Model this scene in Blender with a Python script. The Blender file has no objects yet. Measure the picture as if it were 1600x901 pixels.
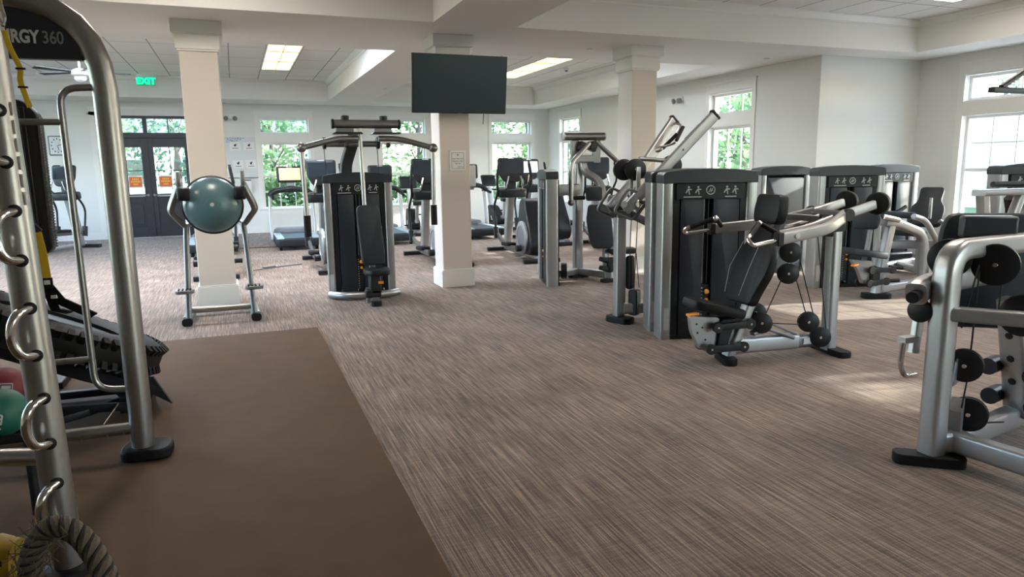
import bpy, bmesh, math, random
from mathutils import Vector, Matrix
PI = math.pi
R = math.radians
random.seed(7)
C = bpy.context.scene.collection

# ---------------------------------------------------------------- camera
cam_data = bpy.data.cameras.new('camera')
cam = bpy.data.objects.new('camera', cam_data)
C.objects.link(cam)
cam_data.sensor_width = 36.0
cam_data.lens = 1095.9 / 1600 * 36.0
cam_data.clip_start = 0.05
cam_data.clip_end = 300
_y, _p, _r = R(21.245), R(-9.762), R(-0.798)
_f = Vector((math.sin(_y) * math.cos(_p), math.cos(_y) * math.cos(_p), math.sin(_p)))
_x = Vector((math.cos(_y), -math.sin(_y), 0))
_u = _x.cross(_f)
_x2 = _x * math.cos(_r) + _u * math.sin(_r)
_u2 = -_x * math.sin(_r) + _u * math.cos(_r)
cam.matrix_world = Matrix(((_x2.x, _u2.x, -_f.x, 0), (_x2.y, _u2.y, -_f.y, 0), (_x2.z, _u2.z, -_f.z, 1.55), (0, 0, 0, 1)))
bpy.context.scene.camera = cam

# ---------------------------------------------------------------- light
sc = bpy.context.scene
sc.view_settings.view_transform = 'Standard'
sc.view_settings.look = 'None'
sc.view_settings.gamma = 1.0
sc.view_settings.use_curve_mapping = False
sc.view_settings.exposure = 1.68
try:
    sc.cycles.max_bounces = 10
    sc.cycles.diffuse_bounces = 6
    sc.cycles.glossy_bounces = 4
    sc.cycles.transparent_max_bounces = 12
    sc.cycles.sample_clamp_indirect = 6.0
    sc.cycles.use_denoising = True
    sc.cycles.caustics_reflective = False
    sc.cycles.caustics_refractive = False
except Exception:
    pass
SUN_DIR = Vector((-1.0, 0.25, -0.40)).normalized()
world = bpy.data.worlds.new('sky')
sc.world = world
world.use_nodes = True
wn = world.node_tree
bg = wn.nodes['Background']
sky = wn.nodes.new('ShaderNodeTexSky')
sky.sky_type = 'NISHITA'
sky.sun_disc = False
sky.sun_elevation = R(32)
sky.sun_rotation = R(100)
wn.links.new(sky.outputs['Color'], bg.inputs['Color'])
bg.inputs['Strength'].default_value = 0.88
sl = bpy.data.lights.new('sun', 'SUN')
sl.energy = 4.5
sl.angle = R(0.6)
sl.color = (1.0, 0.93, 0.82)
sun = bpy.data.objects.new('sun', sl)
C.objects.link(sun)
sun.rotation_euler = SUN_DIR.to_track_quat('-Z', 'Y').to_euler()
LAMP_FAR = (1.15, 0.86, 0.36)      # emitted colour of the panels in the far trays
FILL_NEAR = (9.0, 8.1, 7.0)       # unseen panels added in the near trays for more light
FILL_COOL = (17.0, 19.0, 22.0)  # stronger panels added out of view in the left far tray
LAMP_DIM = (3.4, 3.1, 2.7)
FILL_MID = (11.2, 11.9, 13.0)     # unseen panels added in the far trays to brighten the far room

# ---------------------------------------------------------------- materials
MATS = {}
def new_mat(name):
    m = bpy.data.materials.new(name)
    m.use_nodes = True
    return m, m.node_tree, m.node_tree.nodes['Principled BSDF']
def mat(name, col, rough=0.5, metal=0.0, noise=0.0, scale=20.0, bump=0.0, spec=0.5, emit=None, estr=0.0, coat=0.0):
    m, nt, b = new_mat(name)
    b.inputs['Base Color'].default_value = (*col, 1)
    b.inputs['Roughness'].default_value = rough
    b.inputs['Metallic'].default_value = metal
    b.inputs['Specular IOR Level'].default_value = spec
    if coat: b.inputs['Coat Weight'].default_value = coat
    if emit:
        b.inputs['Emission Color'].default_value = (*emit, 1)
        b.inputs['Emission Strength'].default_value = estr
    if noise or bump:
        tc = nt.nodes.new('ShaderNodeTexCoord')
        n = nt.nodes.new('ShaderNodeTexNoise')
        n.inputs['Scale'].default_value = scale
        n.inputs['Detail'].default_value = 3
        nt.links.new(tc.outputs['Object'], n.inputs['Vector'])
        if noise:
            r = nt.nodes.new('ShaderNodeMapRange')
            r.inputs[3].default_value = 1 - noise
            r.inputs[4].default_value = 1 + noise
            mx = nt.nodes.new('ShaderNodeVectorMath')
            mx.operation = 'SCALE'
            mx.inputs[0].default_value = col
            nt.links.new(n.outputs['Fac'], r.inputs[0])
            nt.links.new(r.outputs[0], mx.inputs['Scale'])
            nt.links.new(mx.outputs[0], b.inputs['Base Color'])
        if bump:
            bp = nt.nodes.new('ShaderNodeBump')
            bp.inputs['Strength'].default_value = bump
            bp.inputs['Distance'].default_value = 0.002
            nt.links.new(n.outputs['Fac'], bp.inputs['Height'])
            nt.links.new(bp.outputs[0], b.inputs['Normal'])
    MATS[name] = m
    return m

wall_m = mat('wall_paint', (0.75, 0.75, 0.735), 0.75, noise=0.02, scale=3, bump=0.05)
soffit_m = mat('soffit_paint', (0.79, 0.785, 0.765), 0.8, noise=0.02, scale=2)
trim_m = mat('white_trim', (0.80, 0.79, 0.765), 0.45, noise=0.01, scale=5)
column_m = mat('column_paint', (0.70, 0.64, 0.59), 0.55, noise=0.02, scale=4)
door_m = mat('espresso_door', (0.017, 0.017, 0.023), 0.4, noise=0.15, scale=14)
silver = mat('silver_powdercoat', (0.42, 0.42, 0.43), 0.36, 0.75, noise=0.06, scale=60)
silver_dark = mat('titanium_powdercoat', (0.20, 0.20, 0.21), 0.36, 0.8, noise=0.06, scale=60)
steel = mat('brushed_steel', (0.36, 0.355, 0.35), 0.36, 0.95, noise=0.08, scale=40)
chrome = mat('chrome', (0.75, 0.74, 0.72), 0.12, 1.0)
shroud = mat('charcoal_shroud', (0.023, 0.029, 0.038), 0.45, spec=0.35, noise=0.06, scale=30)
shroud2 = mat('charcoal_cap', (0.032, 0.038, 0.046), 0.38, spec=0.4, noise=0.05, scale=30)
shroud3 = mat('grey_back_panel', (0.065, 0.077, 0.095), 0.55, spec=0.3, noise=0.05, scale=10)
vinyl = mat('black_vinyl', (0.008, 0.008, 0.010), 0.5, spec=0.25, noise=0.1, scale=200, bump=0.3)
vinyl_grey = mat('charcoal_vinyl', (0.024, 0.028, 0.036), 0.5, spec=0.3, noise=0.1, scale=150, bump=0.3)
rubber = mat('black_rubber', (0.007, 0.007, 0.008), 0.6, spec=0.25, noise=0.1, scale=80)
blackp = mat('black_plastic', (0.011, 0.012, 0.015), 0.42, spec=0.35, noise=0.08, scale=50)
greyp = mat('grey_plastic', (0.16, 0.17, 0.18), 0.45, noise=0.05, scale=30)
cable_m = mat('black_cable', (0.012, 0.012, 0.012), 0.5)
orange = mat('orange_plastic', (0.85, 0.30, 0.03), 0.4)
label_m = mat('pale_label', (0.55, 0.55, 0.54), 0.5, noise=0.15, scale=120)
mark_m = mat('printed_marks', (0.42, 0.43, 0.45), 0.5)
mark_red = mat('printed_red_figure', (0.30, 0.10, 0.07), 0.5)
white_p = mat('white_plastic', (0.72, 0.74, 0.76), 0.35)
paper_m = mat('paper', (0.78, 0.78, 0.78), 0.8)
board_m = mat('whiteboard', (0.66, 0.68, 0.70), 0.35)
ink_blue = mat('blue_marker', (0.10, 0.22, 0.45), 0.6)
ink_black = mat('black_ink', (0.02, 0.02, 0.02), 0.6)
screen_m = mat('dark_screen', (0.018, 0.024, 0.030), 0.12, spec=0.6)
tv_m = mat('television_screen', (0.013, 0.024, 0.034), 0.28, spec=0.4)
screen_lit = mat('lit_amber_screen', (0.3, 0.2, 0.1), 0.3, emit=(1.0, 0.62, 0.26), estr=0.45)
screen_white = mat('white_emissive_screen', (0.4, 0.4, 0.4), 0.2, emit=(0.75, 0.85, 0.95), estr=0.30)  # pale emission on one elliptical monitor
belt_m = mat('treadmill_belt', (0.018, 0.022, 0.030), 0.45, noise=0.1, scale=60)
rail_m = mat('pale_side_rail', (0.34, 0.42, 0.47), 0.35, 0.3)
yellow = mat('yellow_webbing', (0.72, 0.47, 0.03), 0.65, noise=0.1, scale=90)
teal = mat('teal_dome_vinyl', (0.075, 0.150, 0.172), 0.26, noise=0.06, scale=8)
ball_red = mat('maroon_ball', (0.16, 0.012, 0.022), 0.55, noise=0.1, scale=60, bump=0.4)
ball_green = mat('green_ball', (0.010, 0.115, 0.085), 0.55, noise=0.1, scale=60, bump=0.4)
rope_m = mat('frayed_rope', (0.115, 0.085, 0.062), 0.9, noise=0.5, scale=120, bump=0.8)
rope_stripe = mat('rope_tracer', (0.018, 0.014, 0.012), 0.9, noise=0.3, scale=120)
bag_m = mat('yellow_bag_vinyl', (0.42, 0.26, 0.015), 0.6, noise=0.35, scale=14)
sign_red = mat('orange_door_sign', (0.62, 0.13, 0.03), 0.6)
sign_yel = mat('sign_yellow_print', (0.85, 0.50, 0.08), 0.6)
exit_green = mat('exit_letters', (0.0, 0.3, 0.1), 0.5, emit=(0.0, 0.85, 0.28), estr=0.8)
exit_glass = mat('exit_plate', (0.10, 0.32, 0.20), 0.3, emit=(0.02, 0.35, 0.14), estr=0.14)
bark_m = mat('tree_bark', (0.10, 0.075, 0.055), 0.9, noise=0.3, scale=8)
stucco = mat('pale_stucco', (0.70, 0.66, 0.58), 0.9, noise=0.05, scale=2)
roofm = mat('grey_roof', (0.2, 0.22, 0.25), 0.8, noise=0.15, scale=4)
car_m = mat('blue_car_paint', (0.05, 0.17, 0.32), 0.25, 0.3)
lawn = mat('outdoor_ground', (0.12, 0.16, 0.06), 0.95, noise=0.2, scale=0.4)
mulch = mat('outdoor_path', (0.55, 0.53, 0.49), 0.9, noise=0.08, scale=1.5)

def glass_mat():
    m = bpy.data.materials.new('window_glass'); m.use_nodes = True
    nt = m.node_tree
    for n in list(nt.nodes): nt.nodes.remove(n)
    o = nt.nodes.new('ShaderNodeOutputMaterial')
    mx = nt.nodes.new('ShaderNodeMixShader')
    t = nt.nodes.new('ShaderNodeBsdfTransparent'); t.inputs[0].default_value = (0.93, 0.97, 0.98, 1)
    g = nt.nodes.new('ShaderNodeBsdfGlossy'); g.inputs['Roughness'].default_value = 0.02
    lw = nt.nodes.new('ShaderNodeLayerWeight'); lw.inputs[0].default_value = 0.5
    pw = nt.nodes.new('ShaderNodeMath'); pw.operation = 'POWER'; pw.inputs[1].default_value = 4.0
    ad = nt.nodes.new('ShaderNodeMath'); ad.operation = 'MULTIPLY_ADD'; ad.inputs[1].default_value = 0.45; ad.inputs[2].default_value = 0.03
    nt.links.new(lw.outputs['Facing'], pw.inputs[0]); nt.links.new(pw.outputs[0], ad.inputs[0])
    nt.links.new(ad.outputs[0], mx.inputs[0])
    nt.links.new(t.outputs[0], mx.inputs[1]); nt.links.new(g.outputs[0], mx.inputs[2])
    nt.links.new(mx.outputs[0], o.inputs[0])
    return m
glass = glass_mat()

def emit_mat(name, col):
    m = bpy.data.materials.new(name); m.use_nodes = True
    nt = m.node_tree
    for n in list(nt.nodes): nt.nodes.remove(n)
    o = nt.nodes.new('ShaderNodeOutputMaterial'); e = nt.nodes.new('ShaderNodeEmission')
    e.inputs[0].default_value = (*col, 1); e.inputs[1].default_value = 1.0
    nt.links.new(e.outputs[0], o.inputs[0])
    return m
lamp_far = emit_mat('far_lamp_diffuser', LAMP_FAR)
fill_near = emit_mat('near_fill_diffuser', FILL_NEAR)
fill_mid = emit_mat('mid_fill_diffuser', FILL_MID)
fill_cool = emit_mat('cool_fill_diffuser', FILL_COOL)
lamp_dim = emit_mat('dim_lamp_diffuser', LAMP_DIM)

def carpet_mat():
    m, nt, b = new_mat('striped_carpet')
    L = nt.links.new
    tc = nt.nodes.new('ShaderNodeTexCoord')
    def noise(sx, sy, detail=2, sc=1.0, off=0.0):
        mp = nt.nodes.new('ShaderNodeMapping')
        mp.inputs['Scale'].default_value = (sx, sy, 1)
        mp.inputs['Location'].default_value = (off, off * 1.7, 0)
        L(tc.outputs['Object'], mp.inputs[0])
        n = nt.nodes.new('ShaderNodeTexNoise'); n.inputs['Scale'].default_value = sc
        n.inputs['Detail'].default_value = detail; n.inputs['Roughness'].default_value = 0.6
        L(mp.outputs[0], n.inputs['Vector'])
        return n.outputs['Fac']
    def math_(op, a, bb, clamp=False):
        n = nt.nodes.new('ShaderNodeMath'); n.operation = op; n.use_clamp = clamp
        for i, v in enumerate((a, bb)):
            if hasattr(v, 'is_linked'): L(v, n.inputs[i])
            else: n.inputs[i].default_value = v
        return n.outputs[0]
    stripe = noise(80, 1.9, 2)
    thin = noise(210, 3.2, 2, off=5.0)
    cross = noise(7, 120, 2, off=3.0)
    mottled = noise(2.6, 1.9, 4, off=9.0)
    fine = noise(300, 300, 1, off=1.0)
    s = math_('MULTIPLY', math_('SUBTRACT', stripe, 0.5), 1.75)
    th = math_('MULTIPLY', math_('SUBTRACT', thin, 0.5), 1.8)
    c = math_('MULTIPLY', math_('SUBTRACT', cross, 0.5), 0.75)
    f = math_('MULTIPLY', math_('SUBTRACT', fine, 0.5), 1.0)
    mo = math_('MULTIPLY', math_('SUBTRACT', mottled, 0.5), 0.75)
    t = math_('ADD', math_('ADD', math_('ADD', math_('ADD', math_('ADD', s, c), f), mo), th), 0.47, True)
    ramp = nt.nodes.new('ShaderNodeValToRGB')
    e = ramp.color_ramp.elements
    e[0].position = 0.0; e[0].color = (0.066, 0.043, 0.032, 1)
    e[1].position = 1.0; e[1].color = (0.375, 0.270, 0.198, 1)
    k = ramp.color_ramp.elements.new(0.5); k.color = (0.180, 0.123, 0.088, 1)
    L(t, ramp.inputs[0])
    L(ramp.outputs[0], b.inputs['Base Color'])
    b.inputs['Roughness'].default_value = 0.9
    b.inputs['Specular IOR Level'].default_value = 0.25
    b.inputs['Sheen Weight'].default_value = 0.15
    bp = nt.nodes.new('ShaderNodeBump'); bp.inputs['Strength'].default_value = 0.35; bp.inputs['Distance'].default_value = 0.003
    L(t, bp.inputs['Height']); L(bp.outputs[0], b.inputs['Normal'])
    return m
carpet = carpet_mat()
rubber_mat_m = mat('brown_rubber_floor', (0.100, 0.058, 0.030), 0.75, noise=0.22, scale=5, bump=0.15, spec=0.2)

def tile_mat():
    m, nt, b = new_mat('ceiling_tile')
    tc = nt.nodes.new('ShaderNodeTexCoord')
    mp = nt.nodes.new('ShaderNodeMapping')
    br = nt.nodes.new('ShaderNodeTexBrick')
    br.offset = 0.0
    br.inputs['Scale'].default_value = 1.0
    br.inputs['Brick Width'].default_value = 0.61
    br.inputs['Row Height'].default_value = 1.22
    br.inputs['Mortar Size'].default_value = 0.010
    br.inputs['Color1'].default_value = (0.84, 0.835, 0.82, 1)
    br.inputs['Color2'].default_value = (0.80, 0.795, 0.78, 1)
    br.inputs['Mortar'].default_value = (0.30, 0.30, 0.30, 1)
    nt.links.new(tc.outputs['Object'], mp.inputs[0])
    mp.inputs['Location'].default_value = (0.54, 0.0, 0)
    nt.links.new(mp.outputs[0], br.inputs['Vector'])
    nt.links.new(br.outputs['Color'], b.inputs['Base Color'])
    b.inputs['Roughness'].default_value = 0.9
    return m
tile_m = tile_mat()

def leaf_mat(name, a, c):
    m, nt, b = new_mat(name)
    tc = nt.nodes.new('ShaderNodeTexCoord')
    n = nt.nodes.new('ShaderNodeTexNoise'); n.inputs['Scale'].default_value = 1.3; n.inputs['Detail'].default_value = 4
    rp = nt.nodes.new('ShaderNodeValToRGB')
    rp.color_ramp.elements[0].position = 0.35; rp.color_ramp.elements[0].color = (*a, 1)
    rp.color_ramp.elements[1].position = 0.68; rp.color_ramp.elements[1].color = (*c, 1)
    nt.links.new(tc.outputs['Object'], n.inputs['Vector']); nt.links.new(n.outputs['Fac'], rp.inputs[0])
    nt.links.new(rp.outputs[0], b.inputs['Base Color'])
    b.inputs['Roughness'].default_value = 0.6
    tr = nt.nodes.new('ShaderNodeBsdfTranslucent'); mx = nt.nodes.new('ShaderNodeMixShader'); mx.inputs[0].default_value = 0.5
    nt.links.new(rp.outputs[0], tr.inputs[0]); nt.links.new(b.outputs[0], mx.inputs[1]); nt.links.new(tr.outputs[0], mx.inputs[2])
    nt.links.new(mx.outputs[0], nt.nodes['Material Output'].inputs[0])
    return m
leaf_a = leaf_mat('leaves_light', (0.08, 0.17, 0.07), (0.27, 0.38, 0.15))
leaf_b = leaf_mat('leaves_dark', (0.04, 0.10, 0.06), (0.15, 0.24, 0.13))

# ---------------------------------------------------------------- mesh helpers
OFF = Vector((0, 0, 0))
def V(*a): return Vector(a[0]) if len(a) == 1 else Vector(a)
def fillet(pts, r, n=5, closed=False):
    pts = [Vector(p) for p in pts]
    N = len(pts); out = []
    for i, p in enumerate(pts):
        if not closed and i in (0, N - 1): out.append(p); continue
        a = pts[(i - 1) % N] - p; b = pts[(i + 1) % N] - p
        rr = r[i] if isinstance(r, (list, tuple)) else r
        d = min(rr, a.length * 0.49, b.length * 0.49)
        if d < 1e-5: out.append(p); continue
        p0 = p + a.normalized() * d; p2 = p + b.normalized() * d
        for k in range(n + 1):
            t = k / n
            out.append(p0 * (1 - t) ** 2 + p * 2 * t * (1 - t) + p2 * t * t)
    return out
def rrect(w, h, r=None, n=3):
    r = min(w, h) * 0.22 if r is None else r
    return [(p.x, p.y) for p in fillet([(-w / 2, -h / 2, 0), (w / 2, -h / 2, 0), (w / 2, h / 2, 0), (-w / 2, h / 2, 0)], r, n, True)]
def circ(r, n=12): return [(r * math.cos(2 * PI * k / n), r * math.sin(2 * PI * k / n)) for k in range(n)]

class MB:
    def __init__(s, T=None): s.bm = bmesh.new(); s.T = T or Matrix.Identity(4)
    def _v(s, p): return s.bm.verts.new(s.T @ Vector(p))
    def _f(s, vs):
        try: return s.bm.faces.new(vs)
        except ValueError: return None
    def loft(s, rings, closed=False, caps=True):
        vr = [[s._v(p) for p in ring] for ring in rings]
        n = len(vr[0]); m = len(vr)
        for i in range(m if closed else m - 1):
            a, b = vr[i], vr[(i + 1) % m]
            for k in range(n):
                s._f((a[k], a[(k + 1) % n], b[(k + 1) % n], b[k]))
        if caps and not closed:
            s._f(list(reversed(vr[0]))); s._f(vr[-1])
        return s
    def sweep(s, pts, sec, up=(0, 0, 1), r=0.0, closed=False, scale=None):
        pts = fillet(pts, r, 6, closed) if r else [Vector(p) for p in pts]
        N = len(pts); up = Vector(up); rings = []
        prev = None
        for i, p in enumerate(pts):
            if closed: t = pts[(i + 1) % N] - pts[(i - 1) % N]
            else: t = pts[min(i + 1, N - 1)] - pts[max(i - 1, 0)]
            if t.length < 1e-9: t = Vector((0, 0, 1))
            t.normalize()
            ref = up
            if prev is not None:
                x = prev - t * prev.dot(t)
                if x.length < 1e-4: x = t.cross(ref)
            else:
                x = ref.cross(t)
                if x.length < 1e-3: x = Vector((0, 1, 0)).cross(t)
                if x.length < 1e-3: x = Vector((1, 0, 0)).cross(t)
            x.normalize(); y = t.cross(x); prev = x
            k = 1.0 if scale is None else scale(i / max(1, N - 1))
            rings.append([p + x * (a * k) + y * (b * k) for a, b in sec])
        return s.loft(rings, closed)
    def tube(s, pts, rad, seg=10, r=0.0, closed=False, scale=None): return s.sweep(pts, circ(rad, seg), r=r, closed=closed, scale=scale)
    def bar(s, a, b, w, h, up=(0, 0, 1), rr=None): return s.sweep([a, b], rrect(w, h, rr), up=up)
    def box(s, c, d, rot=None, rr=0.0):
        c = Vector(c); x, y, z = (k / 2 for k in d)
        M = rot or Matrix.Identity(3)
        vs = [s._v(c + M @ Vector((sx * x, sy * y, sz * z))) for sz in (-1, 1) for sy in (-1, 1) for sx in (-1, 1)]
        for f in ((0, 2, 3, 1), (4, 5, 7, 6), (0, 1, 5, 4), (2, 6, 7, 3), (0, 4, 6, 2), (1, 3, 7, 5)): s._f([vs[k] for k in f])
        return s
    def prism(s, outline, o, ex, ey, depth, r=0.0, centre=True):
        o, ex, ey = Vector(o), Vector(ex).normalized(), Vector(ey).normalized()
        n = ex.cross(ey).normalized()
        ol = [Vector((p[0], p[1], 0)) for p in outline]
        if r: ol = fillet(ol, r, 4, True)
        d0, d1 = (-depth / 2, depth / 2) if centre else (0, depth)
        s.loft([[o + ex * p.x + ey * p.y + n * d for p in ol] for d in (d0, d1)])
        return s
    def pad(s, outline, o, ex, ey, depth, r=0.04, soft=0.02):
        # upholstered slab: outline with soft rounded edges
        o, ex, ey = Vector(o), Vector(ex).normalized(), Vector(ey).normalized()
        n = ex.cross(ey).normalized()
        ol = fillet([Vector((p[0], p[1], 0)) for p in outline], r, 4, True)
        cx = sum((p for p in ol), Vector()) / len(ol)
        rings = []
        steps = [(0, 1.0), (0.3, 0.3), (1, 0.0)]
        seq = [(-depth / 2 + soft * t, soft * q) for t, q in steps] + [(depth / 2 - soft * t, soft * q) for t, q in reversed(steps)]
        for d, ins in seq:
            ring = []
            for p in ol:
                v = p - cx; L = v.length
                q = cx + v * max(0.05, (L - ins) / L)
                ring.append(o + ex * q.x + ey * q.y + n * d)
            rings.append(ring)
        return s.loft(rings)
    def disc(s, c, axis, rad, t, groove=False, seg=24):
        c = Vector(c); ax = Vector(axis).normalized()
        u = ax.orthogonal().normalized(); v = ax.cross(u)
        prof = [(-t / 2, rad * 0.93), (-t / 2 * 0.8, rad)] + ([(-t * 0.15, rad), (0, rad * 0.86), (t * 0.15, rad)] if groove else []) + [(t / 2 * 0.8, rad), (t / 2, rad * 0.93)]
        return s.loft([[c + ax * d + (u * math.cos(2 * PI * k / seg) + v * math.sin(2 * PI * k / seg)) * q for k in range(seg)] for d, q in prof])
    def lathe(s, prof, c=(0, 0, 0), axis=(0, 0, 1), seg=24):
        c = Vector(c); ax = Vector(axis).normalized(); u = ax.orthogonal().normalized(); v = ax.cross(u)
        return s.loft([[c + ax * h + (u * math.cos(2 * PI * k / seg) + v * math.sin(2 * PI * k / seg)) * max(q, 1e-4) for k in range(seg)] for q, h in prof])
    def sphere(s, c, rx, ry=None, rz=None, seg=20, rings=12, noise=0):
        ry = ry or rx; rz = rz or rx; c = Vector(c); rr = []
        for i in range(rings + 1):
            th = PI * i / rings
            q = max(math.sin(th), 1e-3)
            rr.append([c + Vector((rx * q * math.cos(2 * PI * k / seg), ry * q * math.sin(2 * PI * k / seg), -rz * math.cos(th))) for k in range(seg)])
        return s.loft(rr)
    def build(s, name, m, parent=None, bevel=0.0, smooth=True, label=None):
        bm = s.bm
        bmesh.ops.recalc_face_normals(bm, faces=bm.faces[:])
        me = bpy.data.meshes.new(name)
        for v in bm.verts: v.co -= OFF
        bm.to_mesh(me); bm.free()
        me.materials.append(m)
        if smooth:
            me.polygons.foreach_set('use_smooth', [True] * len(me.polygons))
            me.set_sharp_from_angle(angle=R(38))
        o = bpy.data.objects.new(name, me); C.objects.link(o)
        if parent is not None: o.parent = parent
        if bevel:
            bv = o.modifiers.new('bevel', 'BEVEL'); bv.width = bevel; bv.segments = 2; bv.limit_method = 'ANGLE'; bv.angle_limit = R(50)
        if label: o['label'] = label
        return o

def tag(o, label=None, cat=None, group=None, kind=None):
    if label: o['label'] = label
    if cat: o['category'] = cat
    if group: o['group'] = group
    if kind: o['kind'] = kind
    return o
def thing(name, label, cat, loc=(0, 0, 0), rotz=0.0, group=None, world=True):
    """an Empty at the base of a thing; with world=True the parts are written in world coordinates"""
    global OFF
    o = bpy.data.objects.new(name, None); C.objects.link(o)
    o.empty_display_size = 0.2
    o.location = loc; o.rotation_euler = (0, 0, rotz)
    OFF = Vector(loc) if world else Vector((0, 0, 0))
    return tag(o, label, cat, group)
def reset():
    global OFF
    OFF = Vector((0, 0, 0))
def single(name, label, cat, base, mb, m, group=None, bevel=0.0):
    global OFF
    OFF = Vector(base)
    o = mb.build(name, m, None, bevel); o.location = base
    OFF = Vector((0, 0, 0))
    return tag(o, label, cat, group)
def struct(name, mb, m, parent=None, bevel=0.0, smooth=False, label=None):
    reset()
    o = mb.build(name, m, parent, bevel, smooth)
    if parent is None: o['kind'] = 'structure'
    if label: o['label'] = label
    return o
def kids(o): return [c for c in bpy.data.objects if c.parent == o]
def copy_tree(o, parent=None):
    c = o.copy(); C.objects.link(c)
    if parent is not None: c.parent = parent
    for ch in kids(o): copy_tree(ch, c)
    return c
def dup(o, loc, rotz, label, group=None):
    c = copy_tree(o); c.location = loc; c.rotation_euler = (0, 0, rotz); c['label'] = label
    if group: c['group'] = group
    return c
def text(name, body, size, M, m, parent, depth=0.002, label=None, align='CENTER', bold=0.0):
    cu = bpy.data.curves.new(name, 'FONT'); cu.body = body; cu.size = size; cu.extrude = depth
    cu.align_x = align; cu.align_y = 'CENTER'; cu.offset = bold
    tmp = bpy.data.objects.new(name, cu); C.objects.link(tmp)
    bpy.context.view_layer.update()
    me = bpy.data.meshes.new_from_object(tmp.evaluated_get(bpy.context.evaluated_depsgraph_get()))
    bpy.data.objects.remove(tmp); bpy.data.curves.remove(cu)
    me.materials.clear(); me.materials.append(m)
    me.transform(Matrix.Translation(-OFF) @ M)
    o = bpy.data.objects.new(name, me); C.objects.link(o)
    if parent is not None: o.parent = parent
    if label: o['label'] = label
    return o
def face_M(o, ex, ey):
    ex, ey = Vector(ex).normalized(), Vector(ey).normalized(); n = ex.cross(ey)
    return Matrix(((ex.x, ey.x, n.x, o[0]), (ex.y, ey.y, n.y, o[1]), (ex.z, ey.z, n.z, o[2]), (0, 0, 0, 1)))
def RZ(a, loc=(0, 0, 0)): return Matrix.Translation(loc) @ Matrix.Rotation(a, 4, 'Z')

# ================================================================ THE ROOM
ZC, ZT = 3.2, 3.66            # soffit height, tray ceiling height
XL, YB, YF = -5.6, -4.0, 19.04
X1, X2, YJ = 8.59, 10.70, 8.75
TH = 0.22

def wall_cells(mb, T, a0, a1, z0, z1, holes, th):
    """wall slab in local (a, depth, z) with rectangular openings; front face at depth 0, body behind it"""
    A = sorted({a0, a1, *[h[0] for h in holes], *[h[1] for h in holes]})
    Z = sorted({z0, z1, *[h[2] for h in holes], *[h[3] for h in holes]})
    old = mb.T; mb.T = T
    for i in range(len(A) - 1):
        for j in range(len(Z) - 1):
            ca, cz = (A[i] + A[i + 1]) / 2, (Z[j] + Z[j + 1]) / 2
            if any(h[0] < ca < h[1] and h[2] < cz < h[3] for h in holes): continue
            mb.box((ca, th / 2, cz), (A[i + 1] - A[i], th, Z[j + 1] - Z[j]))
    mb.T = old
def win_holes(c, w=1.2): return [(c - w / 2, c + w / 2, 0.60, 2.25), (c - w / 2, c + w / 2, 2.48, 2.86)]
# local frames: a along the wall, depth pointing OUT of the room
T_far = Matrix.Translation((0, YF, 0))
T_right = Matrix(((0, 1, 0, X1), (1, 0, 0, 0), (0, 0, 1, 0), (0, 0, 0, 1)))
T_near = Matrix(((0, 1, 0, X2), (1, 0, 0, 0), (0, 0, 1, 0), (0, 0, 0, 1)))
T_left = Matrix(((0, -1, 0, XL), (1, 0, 0, 0), (0, 0, 1, 0), (0, 0, 0, 1)))
T_back = Matrix(((1, 0, 0, 0), (0, -1, 0, YB), (0, 0, 1, 0), (0, 0, 0, 1)))
FARW = [1.27, 4.33, 7.46]
RIGHTW = [17.6, 14.3, 10.9]
NEARW = [7.33, 4.45, 1.57]
LEFTW = [17.0, 13.4, 9.8, 6.2]  # unseen windows, added and made wide to let in more daylight
BACKW = [6.0, 9.0]  # windows added behind the camera for soft daylight fill
DX0, DX1, DZ = -2.90, -0.88, 2.88

mb = MB(); mb.box((2.5, 7.5, -0.05), (17.0, 24.0, 0.1)); struct('floor', mb, carpet)
mb = MB(); wall_cells(mb, T_far, XL - TH, X1 + TH, 0, 4, [h for c in FARW for h in win_holes(c)] + [(DX0, DX1, -1, DZ)], TH); struct('wall_far', mb, wall_m)
mb = MB(); wall_cells(mb, T_right, YJ, YF, 0, 4, [h for c in RIGHTW for h in win_holes(c)], TH); struct('wall_right', mb, wall_m)
mb = MB(); mb.box(((X1 + X2) / 2 + TH, YJ + TH / 2, 2), (X2 - X1, TH, 4)); struct('wall_jog', mb, wall_m)
mb = MB(); wall_cells(mb, T_near, YB, YJ, 0, 4, [h for c in NEARW for h in win_holes(c)], TH); struct('wall_right_near', mb, wall_m)
mb = MB(); wall_cells(mb, T_left, YB, YF, 0, 4, [h for c in LEFTW for h in win_holes(c, 2.6)], TH); struct('wall_left', mb, wall_m)
mb = MB(); wall_cells(mb, T_back, XL - TH, X2 + TH, 0, 4, [h for c in BACKW for h in win_holes(c, 2.2)], TH); struct('wall_back', mb, wall_m)
mb = MB(); mb.box((2.5, 7.5, ZT + 0.1), (17.0, 24.0, 0.2)); struct('ceiling', mb, tile_m)
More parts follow.
